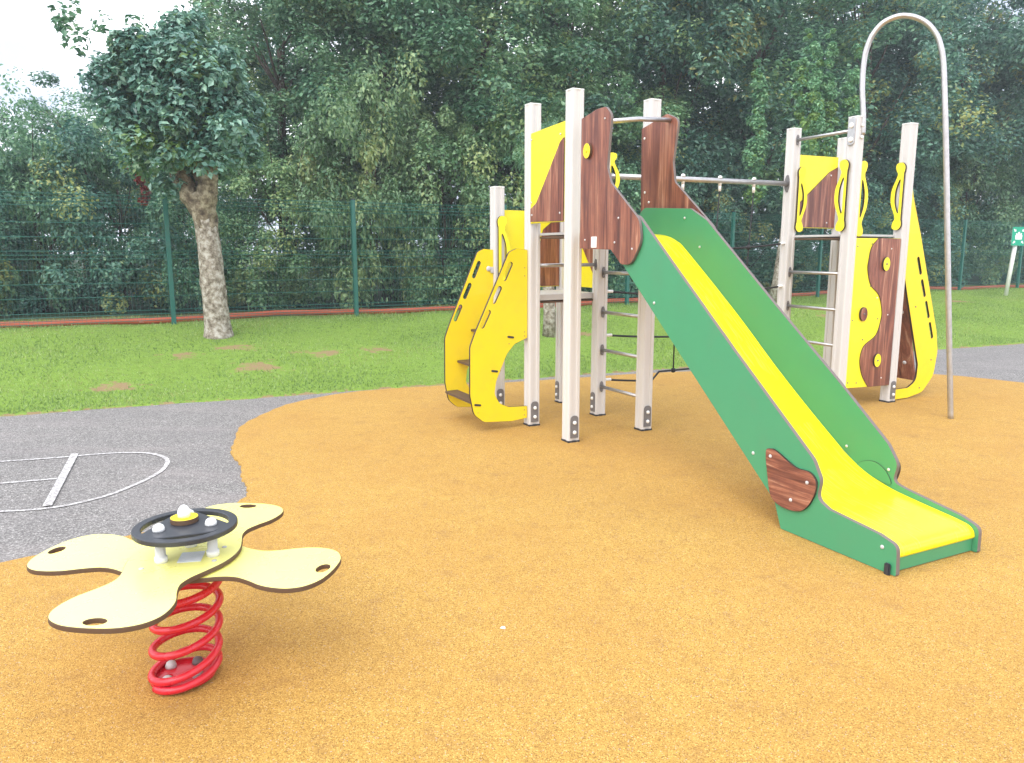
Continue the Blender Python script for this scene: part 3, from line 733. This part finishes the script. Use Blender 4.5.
post('P1', 2.39, 'A'); post('P2', 2.39, 'A'); post('P3', 2.39, 'A'); post('P4', 2.39, 'B'); post('P5', 1.85, 'B'); post('P6', 1.85, 'A')
post('T1', 2.40); post('T2', 2.37, 'A'); post('T3', 2.40, 'A'); post('T4', 2.40, 'A')
def panel(loops, o, a, off, thick, mats, name='board', parent=root, bevel=.0012):
    return link(name, sheet(loops, thick, vplane(o, a, off), bevel), mats, parent)
def screws(pts, o, a, off, parent, mat='deck_light', r=.008, both=False):
    m4 = vplane(o, a, off); n = (m4.to_3x3() @ Vector((0,0,1)))
    for (s, z) in pts: dome('screw', m4 @ Vector((s,z,0)), n, r, .006, mat, parent)
def du(a, b): return (P[b]-P[a]).normalized()
# --- slide
SO = P['P1']; aS = (A.x, A.y)        # normal (ay,-ax) = -B (towards camera left): plane at +B*k is off=-k
slide = link('slide', sheet([[Vector(p) for p in [(.02,1.45),(.0,1.43),(.0,1.44)]]], .01, vplane(SO,aS,-.3)), ['edge_grey','edge_grey'], root) if False else None
left = fillet([(.45,1.60,.05),(.74,1.55,.08),(.867,1.442,0),(1.584,.845,0),(2.135,.401,.10),(2.185,.315,.06),(2.168,.225,.05),(2.24,.195,.02),(2.50,.168,.05),(2.590,.145,.04),(2.597,.014,.01),(1.966,.014,.005),(1.917,.139,.01),(1.139,.794,0),(.583,1.265,.02),(.45,1.38,.02)], 0)
right = fillet([(.04,1.36,.02),(-.02,1.60,.05),(.05,1.642,.04),(.54,1.615,.08),(.70,1.535,.05),(1.315,1.038,0),(1.775,.675,0),(2.10,.405,.10),(2.165,.315,.06),(2.142,.222,.05),(2.22,.205,.02),(2.50,.160,.05),(2.588,.130,.04),(2.590,.014,.01),(1.966,.014,.005),(1.917,.139,.01),(1.139,.794,0),(.583,1.265,.02)], 0)
cprof = catmull([(x,z,0) for x, z in [(.02,1.462),(.12,1.462),(.30,1.446),(.42,1.408),(.53,1.340),(.993,.985),(1.426,.628),(1.788,.355),(1.95,.252),(2.12,.193),(2.30,.165),(2.50,.140),(2.555,.122),(2.572,.090),(2.565,.075)]], 6, False)
def chute():
    bm = bmesh.new(); th = .012; y0, y1 = .026, .552; rows = []
    for i, p in enumerate(cprof):
        d = (cprof[min(i+1,len(cprof)-1)]-cprof[max(i-1,0)]).normalized(); n = Vector((-d.y, d.x))
        q = Vector((p.x,p.y))-n*th*(1 if n.y >= 0 or p.x > 2.5 else -1)
        W = lambda s, z, y: SO+A*s+B*y+UP*z
        rows.append([bm.verts.new(W(p.x,p.y,y0)), bm.verts.new(W(p.x,p.y,y1)), bm.verts.new(W(q.x,q.y,y1)), bm.verts.new(W(q.x,q.y,y0))])
    for a, b in zip(rows, rows[1:]):
        for j in range(4): f = bm.faces.new((a[j],a[(j+1)%4],b[(j+1)%4],b[j])); f.smooth = True
    bm.faces.new(rows[0]); bm.faces.new(rows[-1][::-1]); bmesh.ops.recalc_face_normals(bm, faces=bm.faces)
    o = link('slide_chute', bm, 'yellow_chute', root); auto_smooth(o.data, 50); return o
sl = chute()
# scuffs are in the chute's surface; side boards belong to the slide
lb = panel([left], SO, aS, -.013, .022, ['green','edge_grey'], 'slide_side_board', sl)
rb = panel([right], SO, aS, -.565, .022, ['green','edge_grey'], 'slide_side_board', sl)
fb = link('slide_front_board', sheet([fillet([(.027,.016),(.551,.016),(.551,.075),(.027,.075)], .002)], .016, vplane(SO+A*2.555, (B.x,B.y))), ['green','edge_grey'], sl)
low = [Vector((p.x,p.y)) for p in catmull([(x,z,0) for x,z in [(1.855,.375),(1.885,.397),(1.925,.392),(2.042,.345),(2.126,.342),(2.169,.307),(2.163,.241),(2.122,.168),(2.065,.134),(1.972,.130),(1.905,.160),(1.875,.256)]], 5)]
lbp = panel([low], SO, aS, .005, .012, ['wood_flat','edge'], 'brown_cover_board', sl)
screws([(1.888,.36),(2.12,.29),(2.03,.18)], SO, aS, .011, lbp, 'deck_light', .009)
lbp2 = panel([[Vector((p.x-.015,p.y)) for p in low]], SO, aS, -.584, .012, ['wood','edge'], 'brown_cover_board', sl)
arc = [Vector((p.x,p.y)) for p in catmull([(x,z,0) for x,z in [(1.93,.245),(1.957,.279),(2.015,.298),(2.062,.293),(2.11,.262),(2.140,.21),(2.10,.205),(2.0,.225)]], 5)]
panel([arc], SO, aS, -.5515, .004, ['green','edge'], 'joint_plate', sl)
screws([(1.761,.344),(.915,1.045),(2.523,.119)], SO, aS, -.002, lb, 'deck_light', .009)
screws([(1.863,.339),(2.118,.278),(.488,1.556),(.647,1.369)], SO, aS, -.553, rb, 'deck_light', .008)
bm = bmesh.new(); m_ = vplane(SO, aS, .0); box_bm(bm, Matrix.Translation(SO+A*2.56+UP*.035-B*.006) @ Matrix(((A.x,B.x,0,0),(A.y,B.y,0,0),(0,0,1,0),(0,0,0,1))), .028, .014, .055, .005); link('ground_fixing', bm, 'dark', sl)
# --- brown entrance boards and grab rail
bl = [Vector((p.x,p.y)) for p in [Vector(q) for q in fillet([(.118,2.188,.004),(.30,2.222,.03),(.40,2.222,.05),(.462,2.165,.06),(.425,1.86,.05),(.47,1.76,.05),(.775,1.525,.09),(.800,1.40,.12),(.70,1.262,.10),(.60,1.262,.06),(.485,1.352,.01),(.118,1.360,.004)], 0, 7)]]
ebl = panel([bl], SO, aS, .010, .018, ['wood','edge_grey'], 'entrance_board')
screws([(.393,2.151),(.184,1.415),(.526,1.396),(.563,1.543),(.712,1.356)], SO, aS, .019, ebl, 'deck_light', .007)
kd = panel([ellipse(.215,1.977,.042,.048)], SO, aS, .030, .018, ['yellow_shaded','edge_brown'], 'yellow_disc', ebl)
screws([(.215,1.977)], SO, aS, .039, kd, 'yellow_shaded', .012)
link('label_plate', sheet([fillet([(.262,1.365),(.325,1.365),(.325,1.435),(.262,1.435)], .004)], .003, vplane(SO, aS, .0212), .0004), ['white','white'], ebl)
br_ = fillet([(-.06,2.19,.004),(.10,2.225,.02),(.22,2.252,.05),(.345,2.20,.06),(.300,1.93,.06),(.325,1.80,.05),(.720,1.50,.03),(.80,1.38,.12),(.70,1.24,.10),(.485,1.352,.01),(-.04,1.360,.004)], 0, 7)
ebr = panel([br_], SO, aS, -.598, .018, ['wood','edge_grey'], 'entrance_board')
screws([(-.02,2.12),(.0,1.75),(.05,1.68)], SO, aS, -.588, ebr, 'white', .009)
gr = tube('grab_rail', [SO+A*.375+UP*2.135-B*.004, SO+A*.30+B*.3+UP*2.185, SO+A*.255+B*.60+UP*2.205], .0155, 'steel', root, 12)
# --- decks
def deck(keys, z, name='deck', thick=.022, lightz=.018):
    q = [P[k] for k in keys]; c = sum(q, Vector())/4; pts = [(p-c)*(1-.045/(p-c).length)+c for p in q]
    bm = bmesh.new()
    for k in range(4):
        pass
    d = link(name, sheet([[Vector((p.x,p.y)) for p in pts]], .014, Matrix.Translation((0,0,z-thick)), .001), ['edge_brown','edge_brown'], root)
    link('deck_plate', sheet([[Vector((p.x,p.y)) for p in [(x-c)*1.004+c for x in pts]]], lightz, Matrix.Translation((0,0,z-thick/2+.006+lightz/2-.002)), .002), ['deck_light','deck_light'], d)
deck(['P1','P3','P4','P2'], 1.462); deck(['T1','T3','T4','T2'], 1.468); deck(['P2','P4','P5','P6'], .975, lightz=.045)
# --- barriers between posts
def span(a, b, off_dir, off=.034):
    o = P[a]+off_dir*off; return o, du(a,b), (P[b]-P[a]).length
def barrier(a, b, od, z0, z1l, z1r, brown, off=.034, name='barrier_board'):
    """yellow board a->b with a brown inlay board just proud of it on the outer side"""
    o, d, L = span(a, b, od, off); n = Vector((d.y,-d.x,0)); sgn = 1 if n.dot(od) > 0 else -1
    y = panel([fillet([(PW+.001,z0),(L-PW-.001,z0),(L-PW-.001,z1r),(PW+.001,z1l)], .004)], o, d, 0, .014, ['yellow','edge'], name)
    bz = [Vector((q[0],q[1])) for q in brown(L)]
    for s_ in (sgn, -sgn):
        w = panel([bz], o, d, s_*.0105, .006, ['wood','edge'], 'brown_inlay', y)
    return y, o, d, sgn
def b1(L): return fillet([(PW+.006,z,0) if False else (x,z,r) for x, z, r in [(PW+.007,1.553,.004),(PW+.007,1.645,.01),(.14,1.684,.05),(.33,1.905,.4),(.47,2.07,.05),(L-PW-.006,2.10,.01),(L-PW-.006,1.545,.004)]], 0, 6)
y1, o1, d1, s1 = barrier('P2','P1', -B, 1.54, 2.178, 2.20, b1)
screws([(.07,2.13),(.07,1.69),(.08,1.60),(.48,2.12),(.48,1.60)], o1, d1, s1*.0136, y1, 'deck_light', .008)
def b2(L): return fillet([(PW+.006,1.555,.0),(PW+.006,1.70,.01),(.54,2.06,.05),(L-PW-.006,2.11,.0),(L-PW-.006,1.555,.0)], 0, 6)
y2, o2, d2, s2 = barrier('T1','T2', (P['T2']-P['T4']).normalized()*-1, 1.548, 2.19, 2.20, b2, -.03)
screws([(.56,2.03),(.54,1.60)], o2, d2, s2*.0136, y2, 'deck_light', .009)
def b3(L): return fillet([(.42,1.046,.03),(.38,1.25,.1),(.45,1.52,.03),(.56,1.60,.02),(L-PW-.006,1.60,.01),(L-PW-.006,1.046,.004)], 0, 6)
barrier('P6','P5', (P['P5']-P['P4']).normalized(), 1.04, 1.672, 1.672, b3, .0)
def b4(L): return fillet([(PW+.006,1.50,.0),(.26,1.46,.0),(.51,1.16,.01),(L-PW-.006,1.14,.0),(L-PW-.006,1.66,.004),(PW+.006,1.66,.004)], 0, 6)
barrier('P5','P4', B, 1.046, 1.672, 1.672, b4, .0)
# --- climbing wall T3-T4
oC = P['T3']+A*.036; dC = du('T3','T4'); LC = (P['T4']-P['T3']).length
sgC = 1 if Vector((dC.y,-dC.x,0)).dot(A) > 0 else -1
cw = panel([fillet([(PW,.195),(LC-PW-.012,.172),(LC-PW-.012,1.448),(PW-.02,1.448)], .004)], oC, dC, 0, .014, ['yellow','edge'], 'climbing_wall')
wv = [Vector((p.x,p.y)) for p in catmull([(x,z,0) for x,z in [(.326,1.448),(.244,1.375),(.218,1.268),(.215,1.185),(.269,1.059),(.385,.972),(.441,.843),(.439,.757),(.387,.63),(.239,.544),(.201,.426),(.242,.294),(.335,.183)]], 5, False)]
wv += [Vector((LC-PW-.016,.176)), Vector((LC-PW-.016,1.444))]
cwi = panel([wv], oC, dC, sgC*.0105, .007, ['wood','edge'], 'brown_inlay', cw)
for (s, z, m_) in ((.432,1.233,'yellow'),(.194,.818,'wood'),(.414,.411,'yellow')):
    k = sgC*(.016 if m_ == 'wood' else .022); hd = panel([ellipse(s,z,.045,.058)], oC, dC, k, .018, [m_,'edge'], 'climbing_hold', cw)
    screws([(s,z)], oC, dC, k+sgC*.009, hd, 'plate', .009)
screws([(.07,1.38),(.07,.77),(.07,.24),(.40,.77),(.18,.23),(.22,.60),(.27,1.05),(.25,1.40)], oC, dC, sgC*.007, cw, 'plate', .006)
screws([(.50,1.36),(.52,.80),(.50,.25),(.36,.95)], oC, dC, sgC*.014, cwi, 'white', .006)
# --- outer ladder-like sides of right tower (towards +B)
def aside(key, mats, opening=True):
    d = dC; o = P[key]; 
    if not (key == 'T4'): d = dC
    outer = fillet([(PW+.002,2.02,.02),(.12,1.80,.05),(.267,1.48,.05),(.625,.62,.10),(.672,.42,.14),(.64,.20,.16),(.49,.055,.14),(.28,.022,.05),(PW+.002,.022,.01)], 0, 7)
    inner = fillet([(PW+.012,.115,.004),(.27,.115,.10),(.385,.17,.10),(.39,.32,.06),(.11,1.06,.02),(PW+.012,1.22,.01)], 0, 7)
    sl_ = [slot(.253,1.29,.317,1.135,.034), slot(.337,1.09,.403,.935,.034), slot(.424,.895,.49,.74,.034), slot(.508,.70,.57,.55,.034)]
    return panel([outer, inner]+sl_, o, d, 0, .018, mats, 'step_side_board')
s4 = aside('T4', ['yellow_shaded','edge']); s2_ = aside('T2', ['yellow_shaded','edge'])
screws([(.16,1.72),(.28,.85),(.58,.35),(.44,.10)], P['T4'], dC, .0095 if Vector((dC.y,-dC.x,0)).dot(A) > 0 else -.0095, s4, 'plate', .007)
bm = bmesh.new()
q0 = P['T4']+dC*.062+UP*1.40; q1 = P['T4']+dC*.40+UP*.17; wd = (P['T2']-P['T4']); inset = wd.normalized()*.012
c4 = [q0+inset, q1+inset, q1+wd-inset, q0+wd-inset]; nn = (q1-q0).cross(wd).normalized()*.009
va = [bm.verts.new(c+nn) for c in c4]; vb = [bm.verts.new(c-nn) for c in c4]
bm.faces.new(va); bm.faces.new(vb[::-1])
for i in range(4): bm.faces.new((va[i],vb[i],vb[(i+1)%4],va[(i+1)%4]))
bmesh.ops.recalc_face_normals(bm, faces=bm.faces); rampb = link('sloping_board', bm, 'wood', root)
for z_, k_ in ((.33,.10),(.80,.08)):
    t_ = (1.40-z_)/(1.23); q = q0.lerp(q1, t_)+wd.normalized()*k_
    nrm_ = nn.normalized() if nn.z < 0 else -nn.normalized(); dome('bolt', q+nrm_*.009, nrm_, .018, .014, 'deck_light', rampb)
# --- yellow step unit on the left tower, shade put into its colour
e = -(P['P4']-P['P2']).normalized(); sgE = 1 if Vector((e.y,-e.x,0)).dot(A) > 0 else -1
def step_side(key, k=1.0):
    o = P[key]
    outer = fillet([(PW+.002,1.352,.01),(.150,1.360,.03),(.215,1.335,.05),(.505,.765,.15),(.552,.66,.1),(.556,.30,.05),(.525,.155,.09),(.44,.088,.09),(.19,.066,.05),(PW+.002,.075,.005),(PW+.002,.168,.005),(.22,.180,.03),(.300,.215,.06),(.345,.29,.06),(.33,.385,.1),(.235,.585,.1),(.165,.655,.05),(PW+.002,.695,.005)], 0, 6)
    sl_ = [slot(.192,1.262,.262,1.128,.034), slot(.288,1.088,.356,.965,.034), slot(.384,.918,.455,.79,.034)]
    ho = [slot(s-.03,z-.004,s+.03,z+.004,.013,3) for s, z in ((.201,.709),(.344,.464),(.493,.224))]
    sc_ = lambda L_: [Vector((q.x*k, q.y)) for q in L_]
    return panel([sc_(l) for l in [outer]+sl_], o, e, 0, .018, ['yellow_shaded','edge'], 'step_side_board'), ho
fs, ho = step_side('P2'); bs, _ = step_side('P6', .91)
for (s, z) in ((.201,.709),(.344,.464),(.493,.224)):
    link('step_tenon', sheet([slot(s-.030,z-.005,s+.030,z+.005,.016,3)], .006, vplane(P['P2'], e, sgE*.0095)), ['dark','dark'], fs)
screws([(.215,.66),(.355,.41),(.49,.165),(.075,1.22),(.075,1.16),(.075,.74),(.075,.68+.03),(.075,.14),(.075,.10)], P['P2'], e, sgE*.009, fs, 'plate', .005)
v26 = P['P6']-P['P2']; 
for (s, z) in ((.205,.709),(.335,.464),(.450,.224)):
    bm = bmesh.new(); c_ = P['P2']+e*s+v26*.5+UP*z
    dv = v26.normalized(); box_bm(bm, Matrix(((e.x,dv.x,0,c_.x),(e.y,dv.y,0,c_.y),(0,0,1,c_.z),(0,0,0,1))), .115, v26.length-.02, .018, .002)
    for f_ in bm.faces: f_.normal_update(); f_.material_index = 0 if f_.normal.z > .9 else 1
    link('step', bm, ['deck_light','edge_brown'], root)
for z in (1.19, .70, .12):
    for key in ('P2','P6'):
        bm = bmesh.new(); c_ = P[key]+e*(PW+.012)+UP*z+(A*.012 if key == 'P2' else -A*.012)*sgE
        box_bm(bm, Matrix(((e.x,A.x,0,c_.x),(e.y,A.y,0,c_.y),(0,0,1,c_.z),(0,0,0,1))), .03, .022, .05, .004); link('bracket', bm, 'deck_light', root)
dome('bolt', P['P6']+e*.09+UP*1.20+A*.009*1, A, .022, .012, 'deck_light', bs)
# --- handles
def handle(o, d, off, z0, z1, mats=('yellow','edge'), flip=1):
    L = z1-z0; q = lambda t: z0+L*t
    pr = [(0,.0),(.034,.012),(.042,.06),(.036,.12),(.026,.17),(.036,.25),(.058,.38),(.064,.5),(.058,.62),(.036,.75),(.026,.83),(.036,.88),(.042,.94),(.034,.988),(0,1.0)]
    pr = [(1.4*x, t) for x, t in pr]; out = [(flip*x, q(t), 0) for x, t in pr]+[(flip*x*-.75, q(t), 0) for x, t in ((.04,.94),(.034,.85),(.030,.8),(.030,.2),(.034,.15),(.04,.06))]
    o_ = [Vector((p.x,p.y)) for p in catmull(out, 4)]
    ho = [Vector((p.x,p.y)) for p in catmull([(flip*x*1.4,q(t),0) for x,t in ((.006,.25),(.018,.29),(.032,.40),(.035,.5),(.032,.60),(.018,.71),(.006,.75),(.004,.65),(.004,.5),(.004,.35))], 4)]
    h = panel([o_, ho], o, d, off, .018, list(mats), 'handle'); return h
dT = du('T1','T3')
handle(P['T1']+dT*0+B*0, (B.x,B.y), .0, 1.51, 2.07) if False else None
# T1: on its A face, T3: on its -A side, both flank the ladder; T3/T4: flank the climbing wall
handle(P['T1']+B*.038+A*(PW+.02), (B.x,B.y), 0, 1.51, 2.07)
handle(P['T3']-B*(PW+.014)-A*.02, (A.x,A.y), 0, 1.50, 2.07, flip=-1)
handle(P['T3']+A*.03+B*(PW+.014), (B.x,B.y), 0, 1.46, 2.06)
handle(P['T4']-B*(PW+.012)+A*.010, (A.x,A.y), 0, 1.52, 2.08, flip=-1)
handle(P['P6']+A*(PW+.014)+B*0, (B.x,B.y), 0, 1.05, 1.62)
handle(P['P4']+B*.06+A*.02, (B.x,B.y), 0, 1.70, 2.10)
# --- rungs
def rung(a, b, z, r=.0135, side=None, zb=None):
    d = du(a,b); o = P[a]+d*(PW+.002); q = P[b]-d*(PW+.002); zb = z if zb is None else zb
    t_ = tube('rung', [o+UP*z, o.lerp(q,.5)+UP*(z+zb)/2, q+UP*zb], r, 'steel', root, 12)
    for pt, dd, zz in ((o, d, z), (q, -d, zb)):
        al = Vector((-dd.y, dd.x, 0)); m4 = vplane(pt+dd*.001, al); link('rung_flange', sheet([slot(-.001,zz-.045,.001,zz+.045,.034,6)] if False else [ellipse(0,zz,.017,.045,20)], .006, m4), ['plate','plate'], t_)
for z in (.255,.556,.861,1.175): rung('P4','P3', z)
rung('P2','P4', 1.235)
for z in (.255,.55,.852,1.155): rung('T1','T3', z)
rung('T1','T3', 2.30)
# --- overhead bar with rope net
oB = P['P4']+du('P4','T1')*.06; eB = P['T1']-du('P4','T1')*.05
bar = tube('overhead_bar', [oB+UP*1.922, oB.lerp(eB,.5)+UP*1.927, eB+UP*1.930], .022, 'steel', root, 14)
link('bar_flange', sheet([ellipse(0,1.93,.032,.075,24)], .008, vplane(eB+du('P4','T1')*.006, (A.x,A.y))), ['plate','plate'], bar)
dB = du('P4','T1'); lev = {1.412:(1.412,1.40), 1.03:(1.032,1.028), .675:(.676,.66), .31:(.312,.31)}
vx = (.781,1.167,1.539)
def sag(s, z): 
    t = s/1.95; return z-.10*4*t*(1-t)*(1.15 if z < .5 else .55)+(.14 if z < .5 else .0)*4*t*(1-t)*(1 if s > .6 else .35)
for z in lev:
    pts = [P['P4']+dB*s+UP*sag(s, z) for s in np.linspace(.085, 1.93, 26)]
    rp = tube('rope', pts, .0085, 'rope', root, 8)
    for s in (.085, 1.915): tube('rope_ferrule', [P['P4']+dB*(s-.035)+UP*sag(s,z), P['P4']+dB*s+UP*sag(s,z), P['P4']+dB*(s+.035)+UP*sag(s,z)], .0125, 'white', rp, 10)
    for s in vx:
        bm = bmesh.new(); bmesh.ops.create_uvsphere(bm, u_segments=12, v_segments=8, radius=.022, matrix=Matrix.Translation(P['P4']+dB*(s-.03)+UP*sag(s-.03,z))); link('rope_joint', bm, 'rope', rp)
for s in vx:
    c_ = P['P4']+dB*s; q = P['P4']+dB*(s-.03)
    bm = bmesh.new(); tube_bm(bm, [c_+UP*1.885, c_+UP*1.96], .014, 10); tube_bm(bm, [c_+UP*1.84, c_+UP*1.905], .013, 10); hk = link('rope_hanger', bm, 'white', bar)
    dome('bolt', c_+UP*1.948, (0,0,1), .019, .022, 'white', hk)
    tube('rope', [c_+UP*1.85, q+UP*1.2, q+UP*.8, q+UP*sag(s,.31)], .006, 'rope', root, 8)
# --- arched pole
dP = Vector((.901,-.433,0)); arch = [(.05,2.26),(.045,2.40),(.022,2.62),(.020,2.80),(.035,2.92),(.075,3.02),(.145,3.095),(.25,3.128),(.36,3.105),(.45,3.045),(.517,2.955),(.553,2.86),(.577,2.75),(.603,2.53),(.648,2.11),(.735,1.22),(.824,.324),(.856,.0)]
apts = catmull([P['T3']+dP*s+UP*z-A*0 for s, z in arch], 5, False)
off_ = -A*0
ap = tube('arched_pole', [p for p in apts], .021, 'steel', root, 16)
bk = panel([fillet([(-.035,2.18,.035),(.035,2.18,.035),(.035,2.385,.01),(-.035,2.385,.01)], 0)], P['T3']-B*(PW+.005), (A.x,A.y), 0, .008, ['steel','steel'], 'pole_bracket', ap)
for z in (2.22, 2.33): dome('bolt', P['T3']-B*(PW+.009)+UP*z, -B, .022, .014, 'white', bk)
for z in (2.24, 2.33): dome('bolt', P['T3']+A*(PW+.001)+B*.012+UP*z, A, .014, .012, 'white', bk)
ORG = Vector((0,0,0))

# ------------------------------------------------------------------ litter
def scrap(name, x, y, z, s, label, seed):
    g = random.Random(seed); bm = bmesh.new(); c = bm.verts.new((0,0,s*.25)); ring = [bm.verts.new((s*g.uniform(.5,1)*math.cos(i*.9), s*g.uniform(.5,1)*math.sin(i*.9), g.uniform(0,.15)*s)) for i in range(7)]
    for i in range(7): bm.faces.new((c, ring[i], ring[(i+1)%7]))
    r = bmesh.ops.extrude_face_region(bm, geom=list(bm.faces)); 
    for v in [q for q in r['geom'] if isinstance(q, bmesh.types.BMVert)]: v.co.z += .0015
    o = link(name, bm, 'white'); o.location = (x,y,z); tag(o, label, 'litter')
scrap('paper_scrap', -.032, 2.575, .0125, .014, 'tiny white scrap lying on the orange rubber in the foreground', 1)
scrap('paper_scrap', -5.15, 10.72, .36, .07, 'crumpled white scrap on the grass near the first fence post', 2)

# added pale volume standing in for lens glare over the trees
bm = bmesh.new(); bmesh.ops.create_cube(bm, size=1, matrix=Matrix.Translation((0,20,6.5)) @ Matrix.Diagonal((880,900,18,1)))
hz = link('glare_veil', bm, 'asphalt'); hm = bpy.data.materials.new('lens_glare_veil'); hm.use_nodes = True; ht = hm.node_tree
ht.nodes.remove(ht.nodes['Principled BSDF']); pv = ht.nodes.new('ShaderNodeVolumePrincipled'); pv.inputs['Color'].default_value = (.86,.92,1,1); pv.inputs['Density'].default_value = VEIL
ht.links.new(pv.outputs[0], ht.nodes['Material Output'].inputs['Volume']); hz.data.materials[0] = hm; tag(hz, kind='stuff')
hz['label'] = 'added pale veil standing in for lens glare over the trees'; hz['category'] = 'glare_veil'

# ------------------------------------------------------------------ camera, light, world
cam = bpy.data.cameras.new('camera'); co = bpy.data.objects.new('camera', cam); col.objects.link(co); sc.camera = co
co.location = (0,0,1.35); co.rotation_euler = (R(90)-math.atan((381.5-250)/770), 0, 0)
cam.sensor_width = 36; cam.lens = 770/1024*36; cam.clip_end = 2000; cam.clip_start = .05
SUN_EL, SUN_AZ = R(46), R(200)      # azimuth from +Y clockwise: behind the camera to the left
w = bpy.data.worlds.new('World'); sc.world = w; w.use_nodes = True; t = w.node_tree
bg = t.nodes['Background']; sky = t.nodes.new('ShaderNodeTexSky'); sky.sky_type = 'NISHITA'; sky.sun_disc = False
sky.sun_elevation = SUN_EL; sky.sun_rotation = SUN_AZ; sky.air_density = 1.5; sky.dust_density = 3.0
tc = t.nodes.new('ShaderNodeTexCoord'); mp = t.nodes.new('ShaderNodeMapping'); mp.inputs['Scale'].default_value = (1,1,2.2)
t.links.new(tc.outputs['Generated'], mp.inputs['Vector'])
cn = noise(t, mp.outputs['Vector'], 2.3, 6, .55)
cloud = ramp(t, cn, [(.44,(3.2,3.6,4.5)),(.55,(9.5,9.7,10.2)),(.68,(14,14,14))])
cover = ramp(t, noise(t, mp.outputs['Vector'], 1.4, 5, .6), [(.30,(.72,.72,.72)),(.45,(.97,.97,.97))])
t.links.new(mix(t, cover, sky.outputs['Color'], cloud), bg.inputs['Color']); bg.inputs['Strength'].default_value = .15
sun = bpy.data.lights.new('sun', 'SUN'); so = bpy.data.objects.new('sun', sun); col.objects.link(so)
sun.energy = 1.2; sun.angle = R(45); sun.color = (1,.97,.92)
d = Vector((math.sin(SUN_AZ)*math.cos(SUN_EL), math.cos(SUN_AZ)*math.cos(SUN_EL), math.sin(SUN_EL)))
so.rotation_euler = d.to_track_quat('Z', 'Y').to_euler()
sc.render.engine = 'CYCLES'
sc.view_settings.view_transform = 'Standard'; sc.view_settings.look = 'None'; sc.view_settings.gamma = 1; sc.view_settings.exposure = 1.06
sc.cycles.max_bounces = 6; sc.cycles.transparent_max_bounces = 4
